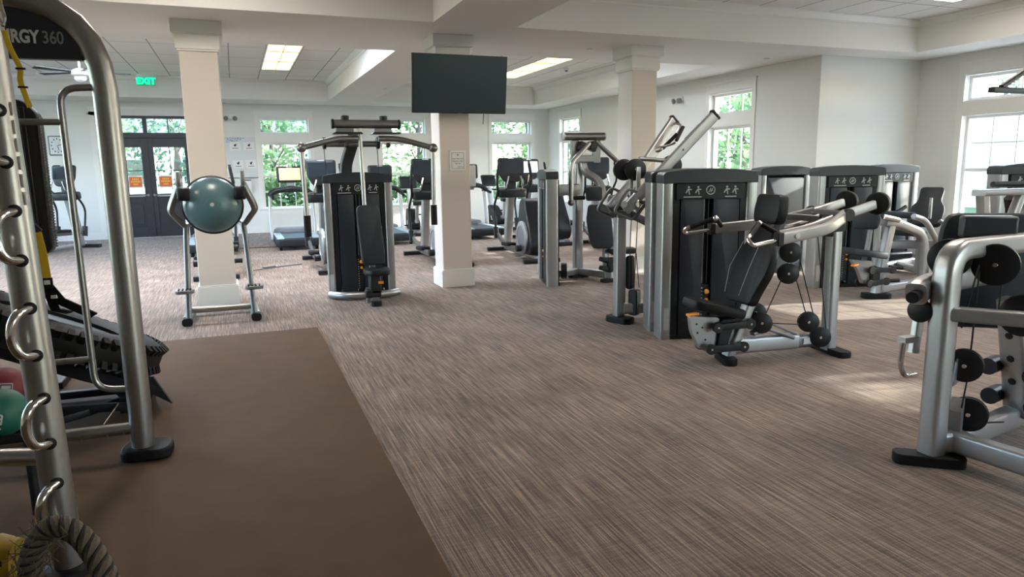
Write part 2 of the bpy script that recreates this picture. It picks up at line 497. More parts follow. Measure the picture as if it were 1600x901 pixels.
# lowered soffits around the recessed trays
def soffit(n, x0, x1, y0, y1):
    mb = MB(); mb.box(((x0 + x1) / 2, (y0 + y1) / 2, (ZC + ZT) / 2), (x1 - x0, y1 - y0, ZT - ZC)); struct('trim_%d' % n, mb, soffit_m)
soffit(1, XL, X1, 17.9, YF)
soffit(2, 7.67, X1, 10.2, 17.9)
soffit(3, XL, X1, 8.15, 10.2)
soffit(4, X1, X2, 8.15, YJ)
soffit(5, 2.25, 3.27, 10.2, 17.9)
soffit(6, 2.25, 3.27, YB, 8.15)
soffit(7, 9.86, X2, YB, 8.15)
soffit(8, XL, -4.7, 10.2, 17.9)
soffit(9, XL, -4.7, YB, 8.15)
def crown(n, x0, x1, y0, y1):
    mb = MB(); prof = [(0, 0), (0.085, 0), (0.085, -0.02), (0.05, -0.055), (0.02, -0.085), (0.02, -0.11), (0, -0.11)]
    for (a, b, e) in (((x0, y0), (x1, y0), (0, 1, 0)), ((x0, y1), (x1, y1), (0, -1, 0)), ((x0, y0), (x0, y1), (1, 0, 0)), ((x1, y0), (x1, y1), (-1, 0, 0))):
        e = Vector(e)
        mb.loft([[Vector((p[0], p[1], ZT)) + e * q[0] + Vector((0, 0, q[1])) for q in prof] for p in (a, b)])
    struct('trim_%d' % n, mb, trim_m)
crown(10, -4.7, 2.25, 10.2, 17.9); crown(11, 3.27, 7.67, 10.2, 17.9); crown(12, 3.27, 9.86, YB, 8.15); crown(13, -4.7, 2.25, YB, 8.15)
# baseboards
def baseboard(name, T, spans):
    mb = MB(T)
    for a, b in spans:
        mb.box(((a + b) / 2, -0.009, 0.075), (b - a, 0.018, 0.15)); mb.box(((a + b) / 2, -0.006, 0.158), (b - a, 0.012, 0.016))
    struct(name, mb, trim_m)
baseboard('baseboard_far', T_far, [(XL, DX0 - 0.13), (DX1 + 0.13, X1)])
baseboard('baseboard_right', T_right, [(YJ, YF)])
baseboard('baseboard_right_near', T_near, [(YB, YJ)])
baseboard('baseboard_jog', Matrix.Translation((0, YJ, 0)), [(X1, X2)])
baseboard('baseboard_left', T_left, [(YB, YF)])

WIN_N = [0]
def window(T, c, w=0.6):
    WIN_N[0] += 1
    M = T @ Matrix.Translation((c, 0, 0))
    d = 0.13
    f = MB(M)
    for z0, z1 in ((0.60, 2.25), (2.48, 2.86)):
        for s in (-1, 1): f.box((s * (w - 0.022), d, (z0 + z1) / 2), (0.044, 0.07, z1 - z0))
        f.box((0, d, z0 + 0.022), (2 * w - 0.088, 0.07, 0.044)); f.box((0, d, z1 - 0.022), (2 * w - 0.088, 0.07, 0.044))
    f.box((0, d + 0.005, 1.42), (2 * w - 0.088, 0.06, 0.055))
    root = struct('window_%d' % WIN_N[0], f, trim_m, bevel=0.0)
    g = MB(M)
    g.box((0, d + 0.01, 1.425), (2 * w - 0.09, 0.006, 1.56)); g.box((0, d + 0.01, 2.67), (2 * w - 0.09, 0.006, 0.29))
    struct('glass_pane', g, glass, root)
    m = MB(M)
    for s in (-1, 1):
        m.box((s * w * 0.31, d + 0.005, 1.425), (0.018, 0.024, 1.56)); m.box((s * w * 0.31, d + 0.005, 2.67), (0.018, 0.024, 0.29))
    for z in (1.02, 1.83): m.box((0, d + 0.005, z), (2 * w - 0.09, 0.022, 0.018))
    struct('muntin_grille', m, trim_m, root)
    k = MB(M)
    for s in (-1, 1): k.box((s * (w + 0.05), -0.010, 1.775), (0.10, 0.02, 2.35))
    k.box((0, -0.010, 2.365), (2 * w, 0.018, 0.21))
    k.box((0, -0.011, 2.965), (2 * w + 0.2, 0.022, 0.15)); k.box((0, -0.018, 3.05), (2 * w + 0.24, 0.036, 0.022))
    k.box((0, -0.011, 0.53), (2 * w + 0.2, 0.022, 0.10))
    struct('casing', k, trim_m, root)
    s_ = MB(M); s_.box((0, -0.02 + 0.0, 0.59), (2 * w + 0.24, 0.08, 0.026)); s_.box((0, 0.06, 0.594), (2 * w, 0.12, 0.012))
    struct('window_sill', s_, trim_m, root)
for c in FARW: window(T_far, c)
for c in RIGHTW: window(T_right, c)
for c in NEARW: window(T_near, c)
for c in LEFTW: window(T_left, c, 1.3)
for c in BACKW: window(T_back, c, 1.1)

# double door with transom
mb = MB()
dm = (DX0 + DX1) / 2
for x in (DX0 + 0.03, DX1 - 0.03): mb.box((x, YF + 0.08, DZ / 2), (0.06, 0.16, DZ))
mb.box((dm, YF + 0.08, DZ - 0.03), (DX1 - DX0, 0.16, 0.06)); mb.box((dm, YF + 0.08, 2.43), (DX1 - DX0, 0.16, 0.12)); mb.box((dm, YF + 0.08, 2.66), (0.09, 0.14, 0.4))
door = struct('door_1', mb, door_m)
def door_leaf(x0, x1, hand):
    mb = MB(); xc = (x0 + x1) / 2; y = YF + 0.08; st = 0.13
    for x in (x0 + st / 2, x1 - st / 2): mb.box((x, y, 1.19), (st, 0.05, 2.36))
    mb.box((xc, y, 2.26), (x1 - x0 - 2 * st, 0.05, 0.22)); mb.box((xc, y, 0.95), (x1 - x0 - 2 * st, 0.05, 0.20)); mb.box((xc, y, 0.14), (x1 - x0 - 2 * st, 0.05, 0.26))
    mb.box((xc, y + 0.008, 0.56), (x1 - x0 - 2 * st, 0.03, 0.62))
    mb.box((xc, y - 0.012, 0.56), (x1 - x0 - 2 * st - 0.14, 0.02, 0.48))
    mb.box((xc, y, 1.60), (0.02, 0.045, 1.1)); mb.box((xc, y, 1.60), (x1 - x0 - 2 * st, 0.045, 0.02))
    leaf = struct('door_leaf', mb, door_m, door, bevel=0.004)
    g = MB(); g.box((xc, y, 1.60), (x1 - x0 - 2 * st, 0.006, 1.1)); struct('glass_pane', g, glass, leaf)
    h = MB(); hx = x1 - 0.065 if hand > 0 else x0 + 0.065
    h.disc((hx, y - 0.035, 1.02), (0, 1, 0), 0.028, 0.02); h.tube([(hx, y - 0.04, 1.02), (hx, y - 0.085, 1.02), (hx - hand * 0.11, y - 0.085, 1.02)], 0.010, 8, r=0.02)
    struct('door_handle', h, steel, leaf)
    k = MB(); k.box((xc, y - 0.045, 1.0), (x1 - x0 - 2 * st, 0.03, 0.035)); struct('push_bar', k, steel, leaf)
door_leaf(DX0 + 0.065, dm - 0.004, 1); door_leaf(dm + 0.004, DX1 - 0.065, -1)
g = MB()
for a, b in ((DX0 + 0.06, dm - 0.045), (dm + 0.045, DX1 - 0.06)): g.box(((a + b) / 2, YF + 0.09, 2.665), (b - a, 0.006, 0.35))
struct('transom_glass', g, glass, door)
g = MB()
for a, b in ((DX0 + 0.06, dm - 0.045), (dm + 0.045, DX1 - 0.06)): g.box(((a + b) / 2, YF + 0.085, 2.665), (0.02, 0.04, 0.35))
struct('transom_muntin', g, door_m, door)
g = MB(); g.box((dm, YF + 0.046, 1.19), (0.05, 0.02, 2.36)); struct('astragal', g, door_m, door)
g = MB()
for x in (DX0 - 0.06, DX1 + 0.06): g.box((x, YF - 0.011, 1.48), (0.12, 0.022, 2.96))
g.box((dm, YF - 0.011, 2.97), (DX1 - DX0 + 0.24, 0.022, 0.18)); g.box((dm, YF - 0.018, 3.07), (DX1 - DX0 + 0.28, 0.036, 0.022))
struct('casing', g, trim_m, door)

# columns
def column(x, y, label):
    w = 0.40
    root = thing('column', label, 'column', (x, y, 0))
    root['kind'] = 'structure'
    m = MB(); m.sweep([(x, y, 0), (x, y, 2.90)], rrect(w, w, 0.008, 1), up=(0, 1, 0)); m.build('shaft', column_m, root)
    b = MB(); b.box((x, y, 0.11), (w + 0.05, w + 0.05, 0.22)); b.box((x, y, 0.228), (w + 0.035, w + 0.035, 0.016)); b.build('plinth', trim_m, root, 0.004)
    k = MB(); k.box((x, y, 2.98), (w + 0.06, w + 0.06, 0.17)); k.box((x, y, 3.13), (w + 0.13, w + 0.13, 0.14)); k.box((x, y, 3.06), (w + 0.09, w + 0.09, 0.02)); k.box((x, y, 2.885), (w + 0.04, w + 0.04, 0.02))
    k.build('capital', trim_m, root, 0.006); reset()
column(-0.27, 9.06, 'square white column behind the exercise stand with the blue dome')
column(2.68, 9.06, 'square white column carrying the flat television and a framed notice')
column(5.50, 9.06, 'square white column behind the raised lever arms, sunlit near its base')

# ================================================================ OUTDOORS
mb = MB(); mb.box((2.5, 10, -0.35), (220, 220, 0.2)); struct('ground', mb, lawn)
mb = MB(); mb.box((19, -4, -0.235), (16, 36, 0.03)); struct('paved_terrace', mb, mulch)
def make_tree(name, h, crown, lm, n):
    root = thing(name, '', 'tree', world=False)
    t = MB(); t.tube([(0, 0, 0), (0.08, 0.03, h * 0.35), (-0.04, 0.06, h * 0.7)], 0.13, 8, r=0.3, scale=lambda k: 1.2 - 0.8 * k)
    for k in range(6):
        a = k * 1.1; z = h * (0.35 + 0.06 * k)
        t.tube([(0, 0, z), (crown * 0.35 * math.cos(a), crown * 0.35 * math.sin(a), z + h * 0.18)], 0.04, 6, scale=lambda q: 1 - 0.7 * q)
    t.build('trunk', bark_m, root)
    l = MB()
    blobs = [(Vector((random.uniform(-.6, .6) * crown, random.uniform(-.6, .6) * crown, random.uniform(0.30, 0.88) * h)), random.uniform(.28, .5) * crown) for _ in range(16)]
    for k in range(n):
        c, r = random.choice(blobs)
        d = Vector((random.gauss(0, 1), random.gauss(0, 1), random.gauss(0, 1))).normalized() * r * random.uniform(.55, 1.0)
        p = c + d; a = Vector((random.gauss(0, 1), random.gauss(0, 1), random.gauss(0, 1))).normalized(); b = a.orthogonal().normalized(); s = random.uniform(.07, .15)
        l._f([l._v(p - a * s), l._v(p + b * s * .55), l._v(p + a * s), l._v(p - b * s * .55)])
    o = l.build('foliage', lm, root, smooth=False)
    return root
tA = make_tree('leafy_tree', 5.2, 2.0, leaf_a, 1500)
tB = make_tree('dense_tree', 6.8, 2.4, leaf_b, 1700)
spots = [(-4.0, 24.5, 0, 'light green tree outside the left door leaf'), (-2.0, 29.4, 1, 'dark tree outside beyond the right door leaf'),
         (1.2, 25.2, 0, 'light green tree outside the window nearest the doors'), (4.2, 29.2, 1, 'dark tree far outside between the first two far windows'),
         (6.2, 25.0, 0, 'light tree outside the middle far window'), (9.4, 31, 1, 'dark tree outside the far window right of the television'),
         (10.6, 25.5, 0, 'light green tree outside the far corner of the room'), (14.2, 29.5, 1, 'dark tree outside the farthest right wall window'),
         (23.5, 21.0, 0, 'light tree outside the middle right wall window'), (18.2, 22.6, 1, 'dark tree outside the right wall window above the lever arms'),
         (15.8, 19.2, 0, 'light green tree outside the right wall window above the lever arms'), (33.0, 22.0, 1, 'dark tree seen through the top of the near right window'),
         (25.5, 29.0, 1, 'dark tree farthest outside past the right wall windows')]
first = [True, True]
spots.append((16.8, 0.1, 1, 'added dark tree outside the picture, breaking up the sun through the right wall window'))  # unseen tree added to dapple the sun patch on the floor
for x, y, k, lab in spots:
    src = (tA, tB)[k]
    if first[k]:
        first[k] = False; src.location = (x, y, -0.24); src['label'] = lab; src['group'] = 'trees outside the windows'
    else: dup(src, (x, y, -0.24), random.uniform(0, 6), lab, 'trees outside the windows')
reset()
b = thing('house', 'pale blue-grey house outside beyond the double doors', 'house', (0, 46, -0.25))
m = MB(); m.box((0, 46, 1.6), (16, 6, 3.7)); m.build('house_wall', stucco, b)
m = MB(); m.prism([(-8.4, 0), (8.4, 0), (7.2, 2.0), (-7.2, 2.0)], (0, 46, 3.45), (1, 0, 0), (0, 0, 1), 6.6); m.build('roof', roofm, b)
for x in (-5, -2, 1, 4):
    m = MB(); m.box((x, 42.98, 1.6), (1.1, 0.06, 1.3)); m.build('house_window', screen_m, b)
reset()

def hedge(x0, x1, y, h, n, label):
    m = MB()
    for k in range(n):
        p = Vector((random.uniform(x0, x1), y + random.uniform(-.45, .45), -0.2 + h * random.random() ** 0.7))
        a = Vector((random.gauss(0, 1), random.gauss(0, 1), random.gauss(0, 1))).normalized(); b = a.orthogonal().normalized(); q = random.uniform(.07, .14)
        m._f([m._v(p - a * q), m._v(p + b * q * .6), m._v(p + a * q), m._v(p - b * q * .6)])
    o = single('hedge', label, 'hedge', ((x0 + x1) / 2, y, -0.24), m, leaf_a, 'hedges outside the far windows')
hedge(0.3, 2.7, 22.3, 1.7, 1500, 'leafy hedge outside the window nearest the double doors')
hedge(3.6, 6.6, 22.3, 1.7, 1800, 'leafy hedge outside the middle far window')
hedge(7.4, 11.2, 22.3, 1.7, 2200, 'leafy hedge outside the far window right of the television')
m = MB(); m.box((27.3, 18.5, 1.45), (0.3, 15.0, 3.4)); m.box((27.3, 18.5, 3.19), (0.42, 15.1, 0.10)); single('garden_wall', 'pale rendered wall outside the near right window', 'wall', (27.3, 18.5, -0.25), m, stucco)

# ================================================================ CEILING AND WALL FIXTURES
def ceiling_light(x, y, lm, label, group):
    r = thing('ceiling_light', label, 'ceiling light', (x, y, ZT), 0, group)
    f = MB(); w, l = 0.60, 1.20
    for s in (-1, 1):
        f.box((x + s * (w / 2 - 0.012), y, ZT - 0.008), (0.024, l, 0.016)); f.box((x, y + s * (l / 2 - 0.012), ZT - 0.008), (w - 0.048, 0.024, 0.016))
    f.box((x, y, ZT - 0.008), (0.014, l - 0.05, 0.014))
    f.build('frame', trim_m, r)
    for s in (-1, 1):
        d = MB(); drop = 0.045 if lm is fill_near else 0.006; d.box((x + s * 0.142, y, ZT - 0.001 - drop / 2), (0.27, l - 0.05, drop)); d.build('diffuser', lm, r)  # near fill panels hang deeper so their sides brighten the ceiling
    reset()
far_l = ['nearest', 'middle', 'farthest']
for k, y in enumerate((13.05, 14.27, 15.49)):
    ceiling_light(0.98, y, lamp_far, '%s panel of the warm ceiling light strip left of the television' % far_l[k], 'left far ceiling lights')
    ceiling_light(6.12, y, lamp_far, '%s panel of the warm ceiling light strip right of the television' % far_l[k], 'right far ceiling lights')
near_spots = [(-3.0, 6.6), (-0.2, 6.6), (5.0, 1.8), (8.3, 1.8), (5.0, 4.6), (8.83, 6.45)]
for k, (x, y) in enumerate(near_spots):
    ceiling_light(x, y, lamp_dim if k == 5 else fill_near, 'recessed ceiling light panel at the top right edge of the photo' if k == 5 else 'added fill light panel overhead outside the picture', 'near ceiling lights')  # only the last panel is in view, the rest are added fill
for x in (-3.4, -1.2, 0.98, 4.3, 6.12):
    for y in ((10.95, 12.18) if x < 4 else (12.18,)):
        ceiling_light(x, y, fill_cool if x < 2 else fill_mid, 'added fill light panel out of sight above the soffit edge', 'added far tray fill panels')  # out-of-view panels added to lift the far wall and ceiling
r = thing('exit_sign', 'green lit exit sign hanging near the ceiling before the doors', 'exit sign', (-1.63, 17.6, 3.43))
m = MB(); m.box((-1.63, 17.6, 3.63), (0.34, 0.06, 0.06)); m.build('housing', white_p, r, 0.004)
m = MB(); m.box((-1.63, 17.6, 3.51), (0.36, 0.012, 0.19)); m.build('plate', exit_glass, r)
text('exit_lettering', 'EXIT', 0.185, face_M((-1.63, 17.592, 3.51), (1, 0, 0), (0, 0, 1)), exit_green, r, 0.003, bold=0.008)
reset()
def emergency(M, label):
    c = M.to_translation(); r = thing('emergency_light', label, 'emergency light', c, 0, 'emergency lights')
    m = MB(M); m.box((0, -0.03, 0), (0.26, 0.06, 0.10), rr=0); m.build('housing', trim_m, r, 0.012)
    for s in (-1, 1):
        m = MB(M); m.lathe([(0.02, 0), (0.05, 0.02), (0.055, 0.06), (0.045, 0.065)], (s * 0.09, -0.055, -0.03), (s * 0.3, -1, -0.25), 14); m.build('lamp_head', greyp, r)
    reset()
emergency(Matrix.Translation((0.02, YF, 2.88)), 'white twin-head emergency light on the far wall above the whiteboard')
emergency(T_right @ Matrix.Translation((12.48, 0, 2.88)), 'white twin-head emergency light high on the right wall')
for k, (x, y, z, lab) in enumerate([(4.85, 9.3, ZC, 'small white sprinkler cap in the soffit right of the television'), (8.0, 9.3, ZC, 'small white sprinkler cap in the soffit near the wall corner'), (3.05, 14.9, ZC, 'small white sprinkler cap in the beam left of the television')]):
    m = MB(); m.lathe([(0.045, 0), (0.05, -0.006), (0.03, -0.016), (0.0, -0.018)], (x, y, z)); single('sprinkler', lab, 'sprinkler', (x, y, z), m, white_p, 'ceiling sprinklers')
for (x, y, lab) in [(0.35, 12.2, 'grey smoke detector on the ceiling left of the warm light strip'), (6.9, 14.3, 'grey smoke detector on the ceiling right of the warm light strip'), (-0.6, 13.6, 'grey smoke detector on the ceiling left of the first column')]:
    r = thing('smoke_detector', lab, 'smoke detector', (x, y, ZT), 0, 'smoke detectors')
    m = MB(); m.lathe([(0.06, 0), (0.06, -0.025), (0.045, -0.04), (0, -0.042)], (x, y, ZT)); m.build('base', white_p, r)
    m = MB(); m.lathe([(0.03, 0), (0.028, -0.03), (0, -0.032)], (x, y, ZT - 0.041)); m.build('sensor', greyp, r); reset()
# a ceiling fan whose blades show behind the steel rig
r = thing('ceiling_fan', 'dark-bladed ceiling fan behind the black header of the steel rig', 'ceiling fan', (-2.05, 12.6, 3.05))
m = MB(); m.tube([(-2.05, 12.6, ZT), (-2.05, 12.6, 3.10)], 0.015, 8); m.lathe([(0.06, 0.05), (0.11, 0.02), (0.12, -0.04), (0.07, -0.07)], (-2.05, 12.6, 3.06)); m.build('motor', white_p, r)
for k in range(5):
    a = k * 2 * PI / 5 + 0.1
    m = MB(Matrix.Translation((-2.05, 12.6, 3.06)) @ Matrix.Rotation(a, 4, 'Z') @ Matrix.Rotation(0.15, 4, 'X'))
    m.prism([(0.14, -0.04), (0.66, -0.065), (0.68, 0.065), (0.14, 0.04)], (0, 0, 0), (1, 0, 0), (0, 1, 0), 0.012, r=0.02); m.build('blade', blackp, r)
m = MB(); m.sphere((-2.05, 12.6, 2.97), 0.08, 0.08, 0.06); m.build('lamp_shade', white_p, r); reset()

# television on the middle column
T = Matrix.Translation((2.70, 8.60, 2.575)) @ Matrix.Rotation(R(8), 4, 'X')
r = thing('television', 'large flat black television tilted down on the middle column', 'television', (2.70, 8.60, 2.2))
m = MB(T); m.box((0, 0.03, 0), (1.225, 0.04, 0.70)); m.build('casing', blackp, r, 0.006)
m = MB(T); m.box((0, 0.007, 0.004), (1.207, 0.006, 0.682)); m.build('screen', tv_m, r)
m = MB(T); m.box((0, 0.005, -0.344), (0.05, 0.004, 0.006)); m.build('brand_badge', greyp, r)
m = MB(); m.box((2.70, 8.84, 2.55), (0.3, 0.03, 0.34)); m.bar((2.70, 8.83, 2.62), (2.70, 8.66, 2.62), 0.05, 0.05); m.bar((2.70, 8.83, 2.48), (2.70, 8.70, 2.48), 0.05, 0.05); m.build('wall_bracket', blackp, r)
m = MB(); m.tube([(3.0, 8.62, 2.25), (3.0, 8.65, 2.1)], 0.005, 6); m.build('power_cord', cable_m, r); reset()
# framed notice on the middle column
r = thing('framed_notice', 'small white notice in a thin frame on the column under the television', 'notice', (2.71, 8.855, 1.65))
m = MB(); m.box((2.71, 8.849, 1.65), (0.215, 0.014, 0.255)); m.build('frame', trim_m, r, 0.003)
m = MB(); m.box((2.71, 8.842, 1.65), (0.185, 0.004, 0.225)); m.build('notice_sheet', paper_m, r)
m = MB()
for s in (-1, 1): m.box((2.71 + s * 0.082, 8.8395, 1.65), (0.003, 0.002, 0.20)); m.box((2.71, 8.8395, 1.65 + s * 0.10), (0.164, 0.002, 0.003))
m.prism([(-0.014, 0.016), (0, -0.016), (0.014, 0.016), (0.006, 0.012), (0, 0.0), (-0.006, 0.012)], (2.71, 8.8395, 1.722), (1, 0, 0), (0, 0, 1), 0.002)
m.build('printed_border', ink_black, r)
for k, (t, s) in enumerate([('Please Wipe Down', 0.021), ('Equipment After', 0.021), ('Each Use', 0.021)]):
    text('notice_lettering', t, s, face_M((2.71, 8.8395, 1.675 - 0.030 * k), (1, 0, 0), (0, 0, 1)), ink_black, r, 0.0008)
text('notice_lettering', 'Thank You', 0.018, face_M((2.745, 8.8395, 1.570), (1, 0, 0), (0, 0, 1)), ink_black, r, 0.0008); reset()
# small dispenser box on the right face of the middle column
r = thing('wipes_dispenser', 'white wall dispenser on the right side of the television column', 'dispenser', (2.93, 9.0, 1.30))
m = MB(); m.box((2.93, 9.0, 1.45), (0.10, 0.16, 0.28)); m.build('body', white_p, r, 0.012)
m = MB(); m.box((2.93, 8.99, 1.285), (0.06, 0.08, 0.03)); m.build('nozzle', greyp, r, 0.005); reset()

# far wall: clock, whiteboard, door signs
r = thing('wall_clock', 'square pale wall clock left of the double doors', 'clock', (-3.70, YF, 2.19))
m = MB(); m.box((-3.70, YF - 0.02, 2.19), (0.36, 0.04, 0.44)); m.build('case', greyp, r, 0.01)
m = MB(); m.box((-3.70, YF - 0.042, 2.19), (0.31, 0.006, 0.39)); m.build('face', white_p, r)
m = MB()
for k in range(12):
    a = k * PI / 6; m.box((-3.70 + 0.12 * math.sin(a), YF - 0.047, 2.19 + 0.15 * math.cos(a)), (0.02, 0.003, 0.03))
m.build('hour_marks', ink_black, r)
m = MB(); m.bar((-3.70, YF - 0.05, 2.19), (-3.68, YF - 0.05, 2.08), 0.012, 0.004, up=(0, 1, 0)); m.bar((-3.70, YF - 0.05, 2.19), (-3.60, YF - 0.05, 2.22), 0.012, 0.004, up=(0, 1, 0)); m.build('hands', ink_black, r); reset()
r = thing('whiteboard', 'tall whiteboard with blue handwriting between the doors and the window', 'whiteboard', (0.15, YF, 1.38))
m = MB(); m.box((0.15, YF - 0.012, 1.90), (0.84, 0.02, 1.0)); m.build('panel', board_m, r, 0.003)
m = MB()
for k in range(4):
    x = -0.22
    while x < 0.26 - 0.07 * k:
        w_ = random.uniform(0.02, 0.06); m.box((x + w_ / 2, YF - 0.022, 2.365 - 0.033 * k + random.uniform(-.004, .004)), (w_, 0.002, random.uniform(0.010, 0.02))); x += w_ + 0.014
m.build('handwriting', ink_blue, r)
m = MB(); m.box((0.15, YF - 0.03, 1.395), (0.84, 0.03, 0.02)); m.build('tray', greyp, r); reset()
for k, (x, z, lab) in enumerate([(0.08, 2.17, 'white exercise sheet, upper left of the four on the whiteboard'), (0.40, 2.17, 'white exercise sheet, upper right of the four on the whiteboard'), (0.12, 1.73, 'white exercise sheet, lower left of the four on the whiteboard'), (0.42, 1.73, 'white exercise sheet, lower right of the four on the whiteboard')]):
    r = thing('exercise_sheet', lab, 'sheet', (x, YF - 0.022, z - 0.1), 0, 'exercise sheets on the whiteboard')
    m = MB(); m.box((x, YF - 0.0255, z), (0.25, 0.003, 0.2)); m.build('paper', paper_m, r)
    m = MB(); m.box((x, YF - 0.027, z + 0.02), (0.05, 0.002, 0.045), Matrix.Rotation(0.5 * k, 3, 'Y')); m.box((x + 0.02, YF - 0.027, z + 0.045), (0.022, 0.002, 0.03)); m.box((x, YF - 0.027, z - 0.05), (0.14, 0.002, 0.012)); m.build('printed_figure', ink_black, r); reset()
r = thing('hand_sanitizer', 'white dispenser box on the far wall under the whiteboard', 'dispenser', (0.30, YF, 1.0))
m = MB(); m.box((0.30, YF - 0.06, 1.17), (0.20, 0.12, 0.30)); m.build('body', white_p, r, 0.015)
m = MB(); m.box((0.30, YF - 0.06, 1.335), (0.18, 0.11, 0.02)); m.build('lid', blackp, r, 0.004); reset()
for x, lab in ((-2.20, 'orange notice taped to the left door glass'), (-1.55, 'orange notice taped to the right door glass')):
    r = thing('door_notice', lab, 'notice', (x, YF + 0.04, 1.2), 0, 'orange door notices')
    m = MB(); m.box((x, YF + 0.045, 1.34), (0.30, 0.003, 0.30)); m.build('white_sheet', paper_m, r)
    m = MB(); m.box((x, YF + 0.042, 1.34), (0.27, 0.003, 0.235)); m.build('orange_print', sign_red, r)
    m = MB()
    for k, (w_, z) in enumerate(((0.15, 1.405), (0.21, 1.345), (0.11, 1.28))):
        n = 4 if k != 1 else 6
        for q in range(n): m.box((x - w_ / 2 + w_ * (q + 0.5) / n, YF + 0.039, z), (w_ / n * 0.72, 0.002, 0.042))
    m.build('yellow_lettering', sign_yel, r); reset()

# rubber training mat let into the carpet
m = MB(); m.box((-2.465, 1.55, 0.003), (6.26, 11.1, 0.006)); single('rubber_flooring', 'large dark brown rubber training mat on the carpet', 'mat', (-2.465, 1.55, 0), m, rubber_mat_m)

# ================================================================ SELECTORISED MACHINES
def tower(root, c, rot, w=0.84, d=0.24, h=1.52, back=False, pins=True, weights='right'):
    """weight-stack tower: front faces local -Y, base centre of the front at c"""
    T = RZ(rot, (c[0], c[1], 0))
    for s in (-1, 1):
        m = MB(T); m.sweep([(s * (w / 2 - 0.047), d / 2, 0.0), (s * (w / 2 - 0.047), d / 2, h - 0.11)], rrect(0.094, d, 0.022, 3), up=(0, 1, 0)); m.build('upright', silver, root)
    # arched cap
    a = w / 2 + 0.004
    m = MB(T); m.prism([(-a, h - 0.125), (a, h - 0.125), (a, h - 0.03), (a * 0.55, h - 0.004), (0, h + 0.004), (-a * 0.55, h - 0.004), (-a, h - 0.03)], (0, d / 2, 0), (1, 0, 0), (0, 0, 1), d + 0.012, r=[0.01, 0.01, 0.06, 0.05, 0.05, 0.05, 0.06])
    m.build('top_cap', shroud2, root, 0.006)
    iw = w / 2 - 0.094
    m = MB(T); m.box((0, d - 0.022, (h - 0.06) / 2), (2 * iw, 0.03, h - 0.18)); m.build('back_shroud', shroud3 if back == 'grey' else shroud, root, 0.006)
    if back:
        # plain moulded back turned to the viewer
        m = MB(T); m.pad([(-iw + 0.02, 0.06), (iw - 0.02, 0.06), (iw - 0.02, h - 0.16), (-iw + 0.02, h - 0.16)], (0, 0.03, 0), (1, 0, 0), (0, 0, 1), 0.05, 0.03, 0.012); m.build('rear_panel', shroud3, root)
        m = MB(T); m.box((-iw + 0.012, 0.05, (h - 0.12) / 2), (0.03, 0.09, h - 0.16)); m.box((iw - 0.012, 0.05, (h - 0.12) / 2), (0.03, 0.09, h - 0.16)); m.box((0, 0.05, 0.04), (2 * iw, 0.09, 0.06)); m.build('edge_trim', blackp, root)
        return T
    pl, pr = (-iw + 0.07, -0.055), (0.035, iw - 0.06)
    for (x0, x1) in (pl, pr):
        m = MB(T); m.pad([(x0, 0.03), (x1, 0.03), (x1, h - 0.125), (x0, h - 0.125)], (0, 0.035, 0), (1, 0, 0), (0, 0, 1), 0.05, 0.012, 0.010); m.build('shroud_panel', shroud, root)
    m = MB(T); m.box((-iw + 0.03, 0.10, (h - 0.13) / 2), (0.06, 0.16, h - 0.14)); m.box((iw - 0.025, 0.10, (h - 0.13) / 2), (0.05, 0.16, h - 0.14)); m.box((0, 0.1, 0.02), (2 * iw, 0.17, 0.04)); m.build('inner_frame', blackp, root)
    m = MB(T)
    m.box((-0.01, 0.12, (h - 0.13) / 2), (0.085, 0.05, h - 0.16)); m.build('channel_back', shroud2, root)
    # weight plates and the printed placard
    m = MB(T)
    for k in range(14): m.box((-0.01, 0.075, 0.09 + 0.030 * k), (0.075, 0.07, 0.026))
    m.build('weight_stack', blackp, root)
    m = MB(T); m.tube([(-0.03, 0.075, 0.5), (-0.03, 0.075, h - 0.14)], 0.006, 6); m.tube([(0.012, 0.075, 0.5), (0.012, 0.075, h - 0.14)], 0.006, 6); m.build('guide_rods', steel, root)
    m = MB(T)
    for k in range(13): m.box((-0.038, 0.036, 0.10 + 0.030 * k), (0.012, 0.004, 0.012))
    m.build('weight_scale', mark_m, root)
    p = MB(T); p.box((0, 0.004, h - 0.195), (2 * iw - 0.05, 0.012, 0.135)); pl_ = p.build('instruction_placard', blackp, root, 0.003)
    e = MB(T); e.tube([(0.037 * math.cos(k * PI / 10), -0.004, h - 0.185 + 0.037 * math.sin(k * PI / 10)) for k in range(20)], 0.0045, 6, closed=True)
    e.bar((-0.017, -0.004, h - 0.203), (0.001, -0.004, h - 0.166), 0.006, 0.006, up=(0, 1, 0)); e.bar((0.0, -0.004, h - 0.205), (0.018, -0.004, h - 0.168), 0.006, 0.006, up=(0, 1, 0)); e.bar((-0.012, -0.004, h - 0.187), (0.02, -0.004, h - 0.187), 0.005, 0.006, up=(0, 1, 0))
    e.build('emblem', mark_m, pl_)
    for x0 in (-0.20, -0.115, 0.14, 0.215):
        g = MB(T); g.bar((x0 - 0.02, -0.004, h - 0.21), (x0, -0.004, h - 0.175), 0.010, 0.005, up=(0, 1, 0)); g.bar((x0, -0.004, h - 0.175), (x0 + 0.03, -0.004, h - 0.18), 0.010, 0.005, up=(0, 1, 0)); g.bar((x0 + 0.004, -0.004, h - 0.18), (x0 + 0.012, -0.004, h - 0.222), 0.009, 0.005, up=(0, 1, 0)); g.disc((x0 + 0.004, -0.004, h - 0.158), (0, 1, 0), 0.009, 0.005, seg=10)
        g.build('exercise_figure', mark_m, pl_)
    g = MB(T); g.box((-0.16, -0.004, h - 0.243), (0.16, 0.004, 0.010)); g.box((0.18, -0.004, h - 0.243), (0.10, 0.004, 0.010)); g.build('printed_caption', mark_m, pl_)
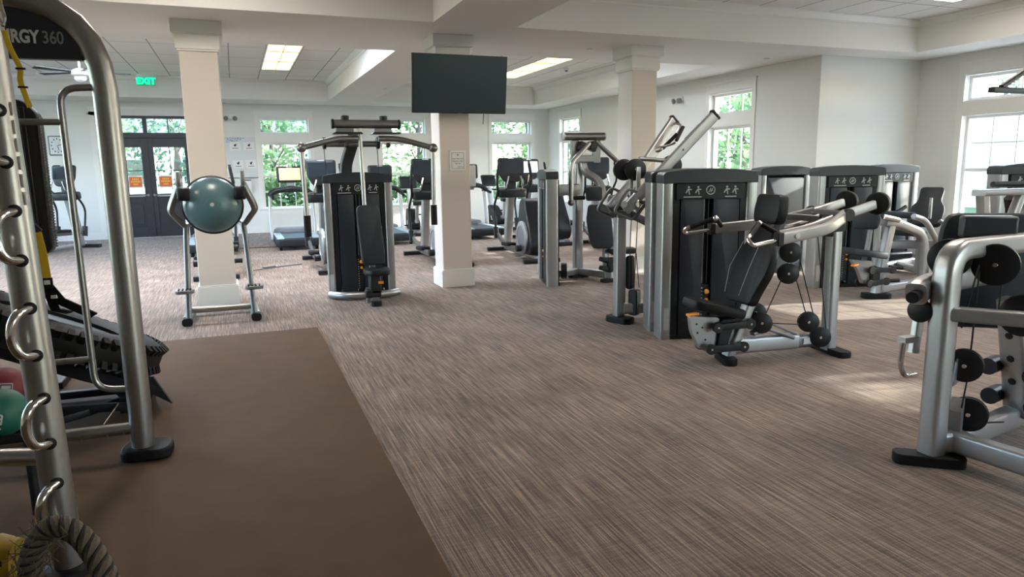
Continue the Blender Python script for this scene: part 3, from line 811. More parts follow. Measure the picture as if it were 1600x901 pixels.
    if pins:
        for z, rr in ((0.43, 0.023), (0.355, 0.017)):
            m = MB(T); m.lathe([(rr * 0.5, 0), (rr, 0.012), (rr, 0.03), (rr * 0.6, 0.04)], (0.0, 0.045, z), (0, -1, 0), 14); m.build('selector_knob', orange, root)
    m = MB(T); m.box((-w / 2 + 0.05, -0.003, 0.19), (0.045, 0.004, 0.20)); m.build('warning_label', label_m, root)
    return T
def foot(root, c, w, l, rot=0.0, h=0.05):
    m = MB(RZ(rot, (c[0], c[1], 0))); m.prism([(-w / 2, -l / 2), (w / 2, -l / 2), (w / 2, l / 2), (-w / 2, l / 2)], (0, 0, h / 2), (1, 0, 0), (0, 1, 0), h, r=min(w, l) * 0.45); return m.build('rubber_foot', rubber, root, 0.006)
def pulley(root, c, axis, r=0.085, t=0.035, T=None):
    m = MB(T); m.disc(c, axis, r, t, True, 28); o = m.build('pulley', blackp, root)
    a = Vector(axis).normalized()
    h = MB(T); h.disc(Vector(c) - a * (t / 2 + 0.002), axis, 0.011, 0.008, seg=10); h.disc(Vector(c) + a * (t / 2 + 0.002), axis, 0.011, 0.008, seg=10); h.build('axle_bolt', chrome, o)
    return o
def dogbone(m, a, b, y, t=0.028, r=0.042):
    """black linkage plate with round ends from a to b (u, z) in the plane v = y"""
    a, b = Vector((a[0], y, a[1])), Vector((b[0], y, b[1]))
    m.disc(a, (0, 1, 0), r, t, seg=20); m.disc(b, (0, 1, 0), r, t, seg=20)
    m.bar(a, b, r * 1.25, t * 0.9, up=(0, 1, 0)) if False else m.sweep([a, b], rrect(t * 0.9, r * 1.3, 0.004), up=(0, 0, 1))

def backrest_pad(root, T, p0, p1, wb, wm, wt, name='backrest', m_=None, thick=0.085):
    """contoured pad from p0 (bottom) to p1 (top) in local (u, v, z); width runs along v"""
    p0, p1 = Vector(p0), Vector(p1); L = (p1 - p0).length; ey = (p1 - p0).normalized()
    ol = [(-wb / 2, 0), (wb / 2, 0), (wb / 2 + 0.01, L * 0.15), (wm / 2, L * 0.42), (wm / 2, L * 0.62), (wt / 2, L * 0.82), (wt / 2, L), (-wt / 2, L), (-wt / 2, L * 0.82), (-wm / 2, L * 0.62), (-wm / 2, L * 0.42), (-wb / 2 - 0.01, L * 0.15)]
    m = MB(T); m.pad(ol, p0, (0, 1, 0), ey, thick, 0.05, 0.022); return m.build(name, m_ or vinyl, root)
def seat_unit(root, T, mirror=1):
    """seat post, four-bar linkage, seat and lever in local coordinates, user facing -u"""
    m = MB(T); m.sweep([(0, 0, 0.04), (0.25, 0, 0.66)], rrect(0.075, 0.10, 0.02), up=(0, 1, 0)); m.build('seat_post', silver, root)
    m = MB(T); m.prism([(-0.13, 0.10), (-0.05, 0.10), (0.03, 0.36), (-0.10, 0.36)], (0, 0, 0), (1, 0, 0), (0, 0, 1), 0.11, r=0.02); m.build('seat_carriage', blackp, root, 0.006)
    for y in (-0.085, 0.085):
        for a, b in (((-0.15, 0.305), (0.135, 0.315)), ((-0.20, 0.135), (0.085, 0.135))):
            m = MB(T); dogbone(m, a, b, y); o = m.build('seat_link', blackp, root)
            h = MB(T)
            for q in (a, b): h.disc((q[0], y + (0.016 if y > 0 else -0.016), q[1]), (0, 1, 0), 0.009, 0.006, seg=10)
            h.build('link_bolt', chrome, o)
    m = MB(T); m.prism([(-0.36, 0.40), (-0.10, 0.37), (-0.07, 0.18), (-0.20, 0.10), (-0.27, 0.13), (-0.34, 0.27)], (0, 0, 0), (1, 0, 0), (0, 0, 1), 0.05, r=0.03); o = m.build('seat_plate', silver, root, 0.003)
    h = MB(T)
    for q in ((-0.30, 0.33), (-0.29, 0.26), (-0.22, 0.20), (-0.25, 0.30)): h.disc((q[0], 0, q[1]), (0, 1, 0), 0.009, 0.054, seg=10)
    h.build('plate_hole', blackp, o)
    m = MB(T); m.pad([(-0.17, 0), (0.17, 0), (0.175, 0.25), (0.12, 0.44), (-0.12, 0.44), (-0.175, 0.25)], (0.06, 0, 0.40), (0, -1, 0), (-1, 0, 0.24), 0.075, 0.06, 0.022); m.build('seat', vinyl, root)
    m = MB(T); m.sweep([(-0.33, -0.09, 0.43), (-0.42, -0.10, 0.425)], rrect(0.045, 0.018), up=(0, 0, 1)); m.build('adjustment_lever', orange, root)

# ---------------------------------------------------------------- shoulder press in the foreground
TH_SP = R(-7)
SP = (3.57, 4.44)
sp = thing('shoulder_press', 'shoulder press machine with black seat and big charcoal tower, nearest the middle of the carpet', 'exercise machine', (SP[0], SP[1], 0))
T = RZ(TH_SP, (SP[0], SP[1], 0))
tower(sp, (3.87, 5.13), R(-18))
seat_unit(sp, T)
foot(sp, (SP[0] - 0.02, SP[1]), 0.11, 0.30, TH_SP + R(-12), 0.055)
backrest_pad(sp, T, (0.09, 0, 0.47), (0.31, 0, 1.06), 0.34, 0.47, 0.28)
st = MB(T)
for s in (-1, 1): st.tube([(0.035 + 0.035 - 0.06, s * 0.10, 0.55), (0.085 - 0.02, s * 0.13, 0.75), (0.20 - 0.03, s * 0.11, 0.95)], 0.0022, 5)
st.build('seam_stitching', mark_m, sp)
m = MB(T); m.pad([(-0.15, 0), (0.15, 0), (0.17, 0.10), (0.15, 0.23), (-0.15, 0.23), (-0.17, 0.10)], (0.31, 0, 1.09), (0, 1, 0), (0.16, 0, 0.97), 0.10, 0.04, 0.028); m.build('headrest', vinyl, sp)
m = MB(T); m.sweep([(0.22, 0, 0.60), (0.43, 0, 1.12), (0.42, 0, 1.22)], rrect(0.05, 0.08), up=(0, 1, 0), r=0.05); m.build('backrest_post', silver_dark, sp)
m = MB(T); m.sweep([(0.02, 0, 0.125), (0.62, 0, 0.125)], rrect(0.085, 0.125, 0.02), up=(0, 0, 1)); m.build('base_beam', silver, sp)
m = MB(T); m.sweep([(0.58, 0, 0.12), (0.96, 0, 0.12)], rrect(0.075, 0.105, 0.02), up=(0, 0, 1)); m.build('base_extension', silver_dark, sp)
m = MB(T); m.box((0.72, -0.041, 0.125), (0.12, 0.008, 0.05)); m.build('warning_label', label_m, sp)
m = MB(T); m.sweep([(0.93, 0, 0.03), (0.92, 0, 1.03)], rrect(0.085, 0.115, 0.025), up=(0, 1, 0)); m.build('rear_post', silver, sp)
foot(sp, tuple((T @ Vector((0.95, 0, 0))).xy), 0.12, 0.42, TH_SP, 0.05)
m = MB(T); m.box((0.92, 0, 1.06), (0.10, 0.14, 0.10)); m.sweep([(0.92, 0, 1.0), (0.70, 0, 1.02)], rrect(0.07, 0.08), up=(0, 1, 0)); m.build('pivot_bracket', blackp, sp, 0.008)
m = MB(T); m.tube([(0.86, -0.20, 1.15), (0.86, 0.20, 1.15)], 0.034, 14); m.build('pivot_tube', silver_dark, sp)
m = MB(T)
for y in (-0.08, 0.08): m.tube([(0.35, y, 1.02), (0.62, y, 1.06), (0.84, y, 1.13)], 0.022, 8, r=0.1)
m.sweep([(0.30, 0.12, 1.05), (0.5, 0.10, 1.14), (0.72, -0.05, 1.12)], rrect(0.03, 0.05), r=0.1); m.build('drive_frame', silver_dark, sp)
for s in (-1, 1):
    a = MB(T); a.sweep([(0.10, s * 0.46, 1.02), (0.60, s * 0.34, 1.07), (0.86, s * 0.185, 1.155)], rrect(0.052, 0.085, 0.014), up=(0, 0, 1), r=0.14)
    a.sweep([(0.86, s * 0.185, 1.155), (1.13, s * 0.175, 1.225)], rrect(0.048, 0.070, 0.012), up=(0, 0, 1))
    arm = a.build('lever_arm', silver, sp)
    m = MB(T); m.box((0.085, s * 0.463, 1.02), (0.05, 0.062, 0.096)); m.build('arm_collar', blackp, arm, 0.006)
    m = MB(T); m.disc((0.86, s * 0.222, 1.155), (0, 1, 0), 0.050, 0.03); m.build('pivot_cap', blackp, arm)
    m = MB(T); m.disc((0.24, s * 0.46, 1.035), (0, 1, 0), 0.02, 0.012); m.build('arm_bolt', chrome, arm)
    m = MB(T); m.tube([(0.08, s * 0.465, 1.015), (-0.15, s * 0.50, 0.985), (-0.165, s * 0.46, 1.03), (-0.13, s * 0.43, 1.05)], 0.016, 10, r=0.04)
    m.build('handle_loop', chrome, arm)
    m = MB(T); m.tube([(-0.13, s * 0.43, 1.045), (0.02, s * 0.31, 1.12)], 0.020, 12); m.build('grip', rubber, arm)
    m = MB(T); m.tube([(0.03, s * 0.30, 1.125), (0.13, s * 0.39, 1.05)], 0.019, 12); m.build('grip', rubber, arm)
    m = MB(T); m.sphere((0.025, s * 0.305, 1.122), 0.024); m.build('grip_end', chrome, arm)
    m = MB(T); m.disc((1.165, s * 0.175, 1.235), (0.9, 0.55, 0.0), 0.088, 0.055, seg=32); m.build('counterweight', rubber, arm)
P = lambda u, v, z: (u, v, z)
for c in ((0.50, -0.03, 0.86), (0.49, -0.03, 0.69), (0.68, -0.06, 0.29), (0.80, -0.06, 0.155), (0.25, -0.06, 0.31), (0.27, 0.06, 0.37)): pulley(sp, c, (0.38, 1, 0), 0.083, 0.04, T)
m = MB(T); m.box((0.495, -0.03, 0.775), (0.03, 0.02, 0.20)); m.build('pulley_hanger', chrome, sp, 0.004)
m = MB(T); m.sweep([(0.19, -0.03, 0.22), (0.30, -0.03, 0.26), (0.56, -0.03, 0.165)], rrect(0.07, 0.03, 0.008), r=0.03); m.sweep([(0.24, -0.03, 0.34), (0.34, -0.03, 0.30), (0.60, -0.03, 0.185)], rrect(0.012, 0.02, 0.004), r=0.03); m.build('pulley_bracket', silver_dark, sp)
for a, b in (((0.44, -0.03, 0.66), (0.30, -0.03, 0.36)), ((0.32, -0.04, 0.30), (0.62, -0.05, 0.27)), ((0.56, -0.03, 0.66), (0.72, -0.05, 0.20)), ((0.57, -0.02, 0.88), (0.74, -0.06, 0.30)), ((0.74, -0.02, 1.05), (0.86, -0.06, 0.17))):
    m = MB(T); m.tube([a, b], 0.0045, 6); m.build('cable', cable_m, sp)
reset()

# ---------------------------------------------------------------- pulldown machine behind it
pd = thing('pulldown_machine', 'pulldown machine with two long silver lever arms raised above the front tower', 'exercise machine', (3.52, 6.1, 0))
tower(pd, (3.950, 5.445), R(-18))
m = MB(); m.sweep([(3.53, 6.1, 0.03), (3.53, 6.1, 1.05)], rrect(0.10, 0.10, 0.02), up=(0, 1, 0)); m.build('front_post', silver, pd)
foot(pd, (3.52, 6.06), 0.16, 0.30, R(20), 0.06)
m = MB(); m.sweep([(3.55, 6.05, 0.14), (4.05, 5.92, 0.14), (4.05, 5.65, 0.14)], rrect(0.08, 0.11, 0.02), r=0.05); m.build('base_beam', silver, pd)
m = MB(); m.sweep([(3.50, 6.1, 1.08), (3.66, 6.06, 1.07), (4.05, 5.85, 0.85)], rrect(0.07, 0.085, 0.02), r=0.06); m.build('support_arm', silver_dark, pd)
for s in (-1, 1):
    y0, y1 = 6.1 + s * 0.15, 6.1 + s * 0.34
    m = MB(); m.sweep([(3.50, y0, 1.13), (3.80, y0 + s * 0.03, 1.42), (4.36, y1, 2.02)], rrect(0.052, 0.10, 0.012), up=(0, 0, 1), r=0.1); arm = m.build('lever_arm', silver, pd)
    m = MB(); m.box((4.365, y1, 2.025), (0.03, 0.066, 0.115), Matrix.Rotation(R(-47), 3, 'Y')); m.build('arm_end_cap', blackp, arm, 0.01)
    m = MB(); m.tube([(4.05, y1 - s * 0.06, 1.70), (4.10, y1 - s * 0.13, 1.69), (4.30, y1 - s * 0.17, 1.88), (4.36, y1 - s * 0.14, 1.97), (4.34, y1 - s * 0.03, 1.985)], 0.014, 8, r=0.05); m.build('handle_loop', chrome, arm)
    m = MB(); m.tube([(4.14, y1 - s * 0.138, 1.725), (4.29, y1 - s * 0.168, 1.87)], 0.019, 10); m.build('grip', rubber, arm)
    m = MB(); m.tube([(4.22, y1 - s * 0.26, 1.80), (4.34, y1 - s * 0.20, 1.94)], 0.018, 10); m.build('grip', rubber, arm)
    m = MB(); m.tube([(4.20, y1 - s * 0.275, 1.78), (4.15, y1 - s * 0.22, 1.75), (4.12, y1 - s * 0.10, 1.74)], 0.012, 8, r=0.03); m.build('handle_loop', chrome, arm)
m = MB(); m.tube([(3.84, 5.92, 1.46), (3.84, 6.28, 1.46)], 0.035, 12); m.build('cross_tube', silver_dark, pd)
for y in (5.93, 6.27):
    m = MB(); m.sweep(fillet([(3.36, y, 1.12), (3.52, y, 1.34), (3.76, y, 1.24), (3.58, y, 1.03)], 0.05, 4, True), rrect(0.025, 0.03), up=(0, 1, 0), closed=True)
    m.build('pivot_frame', silver_dark, pd)
m = MB()
for c in ((3.48, 6.1, 1.16), (3.60, 6.02, 1.19), (3.54, 6.18, 1.10)): m.box(c, (0.10, 0.12, 0.07), Matrix.Rotation(R(-40), 3, 'Y'))
m.build('pivot_housing', blackp, pd, 0.01)
m = MB()
for c in ((3.46, 5.915), (3.62, 5.915)): m.disc((c[0], c[1], 1.19), (0, 1, 0), 0.035, 0.02)
m.build('pivot_bearing', chrome, pd)
m = MB()
for y in (5.98, 6.10): m.sweep([(3.66, y, 1.10), (3.66, y, 1.54)], rrect(0.045, 0.012, 0.003), up=(0, 1, 0))
m.build('pulley_mast', silver, pd)
for c in ((3.60, 6.16, 1.515), (3.66, 6.04, 1.515), (4.15, 6.15, 1.55)): pulley(pd, c, (0.25, 1, 0), 0.105, 0.045)
m = MB(); m.tube([(3.75, 6.12, 1.62), (4.05, 6.12, 1.60)], 0.022, 10); m.build('cross_tube', silver_dark, pd)
m = MB(); m.sweep([(3.72, 5.90, 1.26), (3.86, 5.86, 1.08)], rrect(0.02, 0.035), up=(0, 1, 0)); m.tube([(3.80, 5.87, 1.14), (3.88, 5.86, 1.05), (3.98, 5.86, 1.14), (4.0, 5.86, 1.30)], 0.012, 8, r=0.04); m.build('adjustment_hook', chrome, pd)
m = MB(); m.prism([(-0.035, -0.17), (0.035, -0.17), (0.035, 0.17), (-0.035, 0.17)], (3.63, 6.06, 0.50), (0.5, -0.85, 0), (0, 0, 1), 0.07, r=0.034); m.build('counterweight', rubber, pd, 0.01)
m = MB(); m.prism([(-0.05, -0.13), (0.05, -0.13), (0.05, 0.13), (-0.05, 0.13)], (3.66, 6.02, 0.20), (0.5, -0.85, 0), (0, 0, 1), 0.09, r=0.03); m.build('pulley_housing', blackp, pd, 0.01)
pulley(pd, (3.98, 5.75, 0.22), (0.9, 0.3, 0), 0.10, 0.05)
for a, b in (((3.62, 6.02, 1.45), (3.62, 6.05, 0.66)), ((3.70, 6.02, 1.46), (3.66, 6.03, 0.32)), ((3.70, 6.0, 0.35), (3.66, 6.0, 0.7))):
    m = MB(); m.tube([a, b], 0.0045, 6); m.build('cable', cable_m, pd)
m = MB(); m.pad([(-0.16, 0), (0.16, 0), (0.16, 0.4), (-0.16, 0.4)], (4.35, 6.1, 0.48), (0, 1, 0), (1, 0, 0), 0.08, 0.05, 0.02); m.build('seat', vinyl, pd)
m = MB(); m.sweep([(4.55, 6.1, 0.03), (4.55, 6.1, 0.45)], rrect(0.09, 0.09, 0.02), up=(0, 1, 0)); m.sweep([(4.05, 6.0, 0.14), (4.6, 6.1, 0.14)], rrect(0.08, 0.11, 0.02)); m.build('seat_post', silver, pd)
foot(pd, (4.6, 6.1), 0.12, 0.3, 0, 0.05)
reset()

# ---------------------------------------------------------------- front-facing chest fly, left of the television column
pf = thing('chest_fly_machine', 'chest fly machine facing the camera with overhead roller and two hanging silver bars', 'exercise machine', (1.39, 8.4, 0))
tower(pf, (1.385, 8.68), R(-10), w=0.82)
m = MB(); m.sweep([(1.27, 8.78, 1.48), (1.27, 8.76, 1.62), (1.37, 8.62, 1.96)], rrect(0.13, 0.13, 0.02), up=(0, 1, 0), r=0.12); m.build('overhead_mast', shroud2, pf)
m = MB(); m.tube([(1.395, 8.30, 1.02), (1.385, 8.34, 2.02)], 0.024, 12); m.build('front_strut', silver, pf)
m = MB(); m.tube([(1.09, 8.35, 2.07), (1.84, 8.35, 2.07)], 0.050, 18); rl = m.build('roller', silver_dark, pf)
for x in (1.085, 1.845):
    m = MB(); m.disc((x, 8.35, 2.07), (1, 0, 0), 0.055, 0.03); m.build('roller_cap', blackp, rl)
m = MB(); m.tube([(1.00, 8.50, 1.85), (1.62, 8.50, 1.85)], 0.036, 14); cr = m.build('cross_tube', silver_dark, pf)
for x in (1.0, 1.62): pulley(pf, (x, 8.50, 1.86), (1, 0, 0.0), 0.07, 0.035)
for s, x in ((-1, 1.25), (1, 1.69)):
    m = MB(); m.prism([(-0.17, 0), (0.17, 0), (0.15, 0.022), (-0.15, 0.022)], (x, 8.36, 1.955), (1, 0, 0), (0, 0, 1), 0.16, r=0.008); m.build('cam_plate', blackp, pf)
    m = MB(); m.box((x - 0.03, 8.36, 2.0), (0.20, 0.05, 0.05)); m.build('cam_block', silver_dark, pf, 0.006)
    m = MB(); m.lathe([(0.042, 0), (0.045, 0.02), (0.045, 0.045), (0.03, 0.05)], (x - 0.02, 8.36, 2.115)); m.build('cam_cap', blackp, pf)
    if s < 0: pts = [(1.36, 8.34, 1.905), (1.12, 8.32, 1.905), (0.72, 8.26, 1.80)]
    else: pts = [(1.60, 8.34, 1.905), (1.83, 8.34, 1.905), (2.24, 8.30, 1.795)]
    m = MB(); m.tube(pts, 0.034, 14, r=0.18); arm = m.build('swing_arm', silver_dark, pf)
    e = Vector(pts[-1])
    m = MB(); m.sphere(e, 0.055); m.build('arm_joint', silver_dark, arm)
    b = Vector((e.x - 0.015 * s, e.y, 1.03 if s < 0 else 1.10))
    m = MB(); m.tube([e, b], 0.026, 12); m.build('hanging_bar', silver, arm)
    m = MB(); m.tube([(b.x, b.y, b.z + 0.02), (b.x, b.y, b.z - 0.22)], 0.040, 12); m.build('grip', rubber, arm)
    m = MB(); m.lathe([(0.015, 0), (0.028, 0.02), (0.02, 0.06)], (x + 0.02 * s, 8.33, 1.80)); m.build('pull_pin', blackp, arm)
m = MB(); m.pad([(-0.125, 0), (0.125, 0), (0.14, 0.10), (0.135, 0.62), (0.11, 0.70), (-0.11, 0.70), (-0.135, 0.62), (-0.14, 0.10)], (1.452, 8.18, 0.45), (1, 0, 0), (-0.06, 0.07, 1), 0.08, 0.05, 0.022); m.build('backrest', vinyl_grey, pf)
m = MB(); m.sweep([(1.45, 8.27, 0.30), (1.41, 8.30, 1.08)], rrect(0.07, 0.06), up=(0, 1, 0)); m.build('backrest_post', silver_dark, pf)
m = MB(); m.pad([(-0.15, 0), (0.15, 0), (0.15, 0.22), (0.10, 0.34), (-0.10, 0.34), (-0.15, 0.22)], (1.46, 8.18, 0.39), (-1, 0, 0), (-0.02, -1, 0.02), 0.07, 0.05, 0.02); m.build('seat', vinyl, pf)
m = MB(); m.box((1.43, 8.08, 0.25), (0.13, 0.16, 0.24)); m.box((1.40, 8.05, 0.14), (0.18, 0.10, 0.10)); m.build('seat_carriage', blackp, pf, 0.02)
m = MB(); m.sweep([(1.455, 7.985, 0.27), (1.515, 7.975, 0.27)], rrect(0.025, 0.03), up=(0, 0, 1)); m.build('adjustment_lever', orange, pf)
m = MB(); m.sweep([(1.44, 8.42, 0.10), (1.42, 8.0, 0.055)], rrect(0.09, 0.08, 0.02), up=(0, 0, 1)); m.prism([(0, 0.02), (0.10, 0.02), (0.12, 0.20), (0.0, 0.20)], (1.33, 8.1, 0), (1, 0, 0), (0, 0, 1), 0.04); m.build('seat_base', silver, pf)
foot(pf, (1.42, 7.97), 0.12, 0.10, 0, 0.06)
m = MB(); m.tube([(0.99, 8.66, 0.055), (1.12, 8.50, 0.055), (1.42, 8.42, 0.055), (1.68, 8.44, 0.055), (1.79, 8.52, 0.055)], 0.045, 12, r=0.12); m.build('base_beam', silver, pf)
for x, z0 in ((1.0, 1.8), (1.62, 1.8)):
    m = MB(); m.tube([(x, 8.56, z0), (x + 0.02, 8.62, 1.50)], 0.004, 6); m.build('cable', cable_m, pf)
reset()

# ---------------------------------------------------------------- second fly machine seen from the side
pg = thing('chest_fly_machine', 'chest fly machine seen from the side, its slim tower edge-on right of the television column', 'exercise machine', (4.2, 8.6, 0))
tower(pg, (3.825, 8.69), R(254), w=0.86, d=0.155)
m = MB(); m.sweep([(4.47, 8.90, 0.03), (4.47, 8.90, 1.72)], rrect(0.12, 0.12, 0.02), up=(0, 1, 0)); m.build('main_post', silver, pg)
m = MB(); m.sweep([(4.40, 8.9, 0.03), (4.40, 8.9, 0.04)], rrect(0.1, 0.1)); m.build('post_base', silver, pg)
foot(pg, (4.47, 8.88), 0.30, 0.14, 0, 0.05)
m = MB(); m.sweep([(3.98, 8.72, 1.24), (4.47, 8.88, 1.24)], rrect(0.08, 0.16, 0.02), up=(0, 0, 1)); m.build('tie_beam', silver_dark, pg)
m = MB(); m.sweep([(3.98, 8.72, 0.09), (4.47, 8.88, 0.09)], rrect(0.08, 0.10, 0.02), up=(0, 0, 1)); m.sweep([(4.47, 8.88, 0.09), (4.70, 8.30, 0.09)], rrect(0.08, 0.10, 0.02), up=(0, 0, 1)); m.build('base_beam', silver, pg)
m = MB()
for x in (4.33, 4.66): m.sweep([(x, 8.72, 1.60), (x, 8.72, 1.90)], rrect(0.11, 0.06, 0.01), up=(0, 1, 0))
m.box((4.5, 8.75, 1.66), (0.36, 0.12, 0.09)); m.build('overhead_mast', silver_dark, pg, 0.006)
m = MB(); m.tube([(4.16, 8.70, 1.955), (4.76, 8.70, 1.955)], 0.055, 18); rl = m.build('roller', silver_dark, pg)
for x in (4.155, 4.765):
    m = MB(); m.disc((x, 8.70, 1.955), (1, 0, 0), 0.058, 0.02); m.build('roller_cap', silver, rl)
m = MB()
for x in (4.40, 4.57): m.box((x, 8.66, 1.82), (0.10, 0.12, 0.12), Matrix.Rotation(0.4, 3, 'Y'))
m.build('cam_block', blackp, pg, 0.01)
for k, pts in enumerate(([(4.50, 8.62, 1.86), (4.20, 8.52, 1.62), (4.17, 8.50, 1.52), (4.17, 8.50, 1.08)], [(4.63, 8.70, 1.90), (5.22, 8.70, 1.42), (5.26, 8.70, 1.30), (5.26, 8.70, 0.98)])):
    m = MB(); m.tube(pts, 0.032, 14, r=0.12); arm = m.build('swing_arm', silver_dark if k else silver, pg)
    m = MB(); m.sphere(pts[-1], 0.045); m.build('arm_end', silver_dark, arm)
    q = Vector(pts[-1]); m = MB(); m.tube([(q.x + 0.02, q.y, q.z + 0.06), (q.x + 0.19, q.y - 0.02, q.z + 0.06)], 0.028, 12); m.build('grip', rubber, arm)
m = MB(); m.sweep([(4.50, 8.82, 1.70), (4.50, 8.78, 1.48), (4.66, 8.62, 1.36), (4.66, 8.48, 1.10)], rrect(0.09, 0.09, 0.02), up=(0, 1, 0), r=0.1); m.build('yoke', silver, pg)
m = MB(); m.pad([(-0.11, 0), (0.11, 0), (0.11, 0.19), (-0.11, 0.19)], (4.44, 8.36, 1.10), (0.93, -0.37, 0), (-0.03, 0, 1), 0.08, 0.04, 0.025); m.build('headrest', vinyl_grey, pg)
m = MB(); m.pad([(-0.13, 0), (0.13, 0), (0.16, 0.10), (0.17, 0.40), (0.12, 0.60), (-0.12, 0.60), (-0.17, 0.40), (-0.16, 0.10)], (4.56, 8.34, 0.46), (0.93, -0.37, 0), (-0.13, 0.02, 1), 0.085, 0.05, 0.022); m.build('backrest', vinyl_grey, pg)
m = MB(); m.sweep([(4.66, 8.40, 0.05), (4.64, 8.46, 1.15)], rrect(0.08, 0.07), up=(0, 1, 0)); m.build('seat_post', silver, pg)
m = MB()
for z in (0.18, 0.30): m.box((4.60, 8.33, z), (0.14, 0.14, 0.07), Matrix.Rotation(0.3, 3, 'Y'))
m.box((4.66, 8.28, 0.24), (0.10, 0.10, 0.20)); m.build('seat_carriage', blackp, pg, 0.02)
m = MB(); m.pad([(-0.15, 0), (0.15, 0), (0.12, 0.36), (-0.12, 0.36)], (4.66, 8.34, 0.42), (0.37, 0.93, 0), (0.93, -0.37, 0.02), 0.07, 0.05, 0.02); m.build('seat', vinyl, pg)
foot(pg, (4.63, 8.30), 0.22, 0.12, R(10), 0.05)
m = MB(); m.disc((4.12, 8.62, 0.15), (0.9, -0.4, 0), 0.11, 0.08); m.build('pulley', blackp, pg)
reset()

# ---------------------------------------------------------------- the group by the right wall
me = thing('biceps_machine', 'arm machine with grey tower and slanted seat post behind the front shoulder press', 'exercise machine', (6.95, 6.2, 0))
tower(me, (7.10, 6.62), R(-16), w=0.86)
m = MB(); m.sweep([(6.85, 5.95, 0.03), (7.02, 5.95, 0.92)], rrect(0.10, 0.09, 0.02), up=(0, 1, 0)); m.build('seat_post', silver, me)
foot(me, (6.84, 5.93), 0.14, 0.32, R(60), 0.06)
m = MB(); m.pad([(-0.16, 0), (0.16, 0), (0.17, 0.30), (0.10, 0.52), (-0.10, 0.52), (-0.17, 0.30)], (6.86, 5.95, 0.50), (0, -1, 0), (-1, 0, 0.16), 0.075, 0.06, 0.02); m.build('seat', vinyl_grey, me)
m = MB(); m.prism([(6.42, 0.48), (6.74, 0.44), (6.80, 0.20), (6.62, 0.18), (6.54, 0.34)], (0, 5.95, 0), (1, 0, 0), (0, 0, 1), 0.05, r=0.03); m.build('seat_plate', silver, me, 0.003)
for y in (5.87, 6.03):
    for a, b in (((6.68, 0.345), (7.00, 0.33)), ((6.66, 0.19), (6.92, 0.20))):
        m = MB(); dogbone(m, a, b, y, 0.03, 0.045); m.build('seat_link', blackp, me)
m = MB(); m.box((6.78, 5.95, 0.26), (0.14, 0.12, 0.22)); m.build('seat_carriage', blackp, me, 0.02)
m = MB(); m.sweep([(6.44, 5.86, 0.43), (6.36, 5.85, 0.42)], rrect(0.045, 0.018)); m.build('adjustment_lever', orange, me)
m = MB(); m.pad([(-0.13, 0), (0.13, 0), (0.15, 0.1), (0.12, 0.26), (-0.12, 0.26), (-0.15, 0.1)], (6.70, 6.02, 0.80), (0.45, -0.9, 0), (0.06, 0, 1), 0.08, 0.05, 0.025); m.build('backrest', vinyl_grey, me)
m = MB(); m.sweep([(6.78, 6.02, 0.88), (6.74, 6.0, 0.62), (6.66, 5.98, 0.40)], rrect(0.05, 0.05, 0.015), up=(0, 1, 0), r=0.1); m.build('backrest_post', silver_dark, me)
m = MB(); m.sweep([(6.88, 5.95, 0.10), (7.60, 5.95, 0.13)], rrect(0.09, 0.10, 0.02)); m.build('base_beam', silver, me)
m = MB(); m.sweep([(6.90, 5.95, 0.88), (7.10, 5.95, 0.86), (7.52, 5.95, 0.72), (7.58, 5.95, 0.52), (7.60, 5.95, 0.05)], rrect(0.10, 0.10, 0.03), up=(0, 1, 0), r=0.12); m.build('arched_frame', silver, me)
m = MB(); m.tube([(6.78, 5.86, 0.95), (7.02, 5.86, 0.90)], 0.03, 12); m.build('grip', chrome, me)
m = MB(); m.tube([(7.30, 5.90, 0.93), (7.50, 5.90, 0.88), (7.77, 5.88, 0.54), (7.79, 5.88, 0.22)], 0.034, 12, r=0.12); m.build('lever_arm', silver, me)
m = MB(); m.sweep([(7.02, 6.1, 0.96), (7.52, 6.1, 0.92)], rrect(0.12, 0.08, 0.03)); m.build('arm_pad', vinyl_grey, me, 0.01)
m = MB(); m.tube([(7.50, 5.85, 0.90), (7.50, 5.85, 1.14)], 0.018, 10); m.build('peg', chrome, me)
m = MB(); m.disc((7.74, 5.84, 0.22), (0, 1, 0), 0.10, 0.07); m.build('pulley', blackp, me)
m = MB(); m.tube([(6.98, 5.90, 0.36), (7.14, 5.86, 0.34)], 0.022, 10); m.tube([(6.92, 5.90, 0.20), (7.10, 5.86, 0.20)], 0.022, 10); m.build('adjustment_handle', rubber, me)
foot(me, (7.6, 5.95), 0.12, 0.3, 0, 0.05)
reset()

mb_ = thing('row_machine', 'machine with plain grey tower back turned to the camera beside the wall corner', 'exercise machine', (7.27, 7.9, 0))
tower(mb_, (7.27, 7.93), R(-4), w=0.84, back='grey')
m = MB(); m.box((6.86, 7.84, 1.05), (0.05, 0.05, 0.12)); m.build('cable_guide', blackp, mb_, 0.015)
m = MB(); m.sweep([(7.27, 8.15, 0.10), (7.27, 8.52, 0.10)], rrect(0.09, 0.10, 0.02)); m.sweep([(7.27, 8.5, 0.03), (7.27, 8.5, 0.5)], rrect(0.08, 0.08), up=(0, 1, 0)); m.build('base_beam', silver, mb_)
m = MB(); m.pad([(-0.16, 0), (0.16, 0), (0.14, 0.3), (-0.14, 0.3)], (7.27, 8.34, 0.52), (1, 0, 0), (0, 1, 0.02), 0.07, 0.05, 0.02); m.build('seat', vinyl_grey, mb_)
reset()

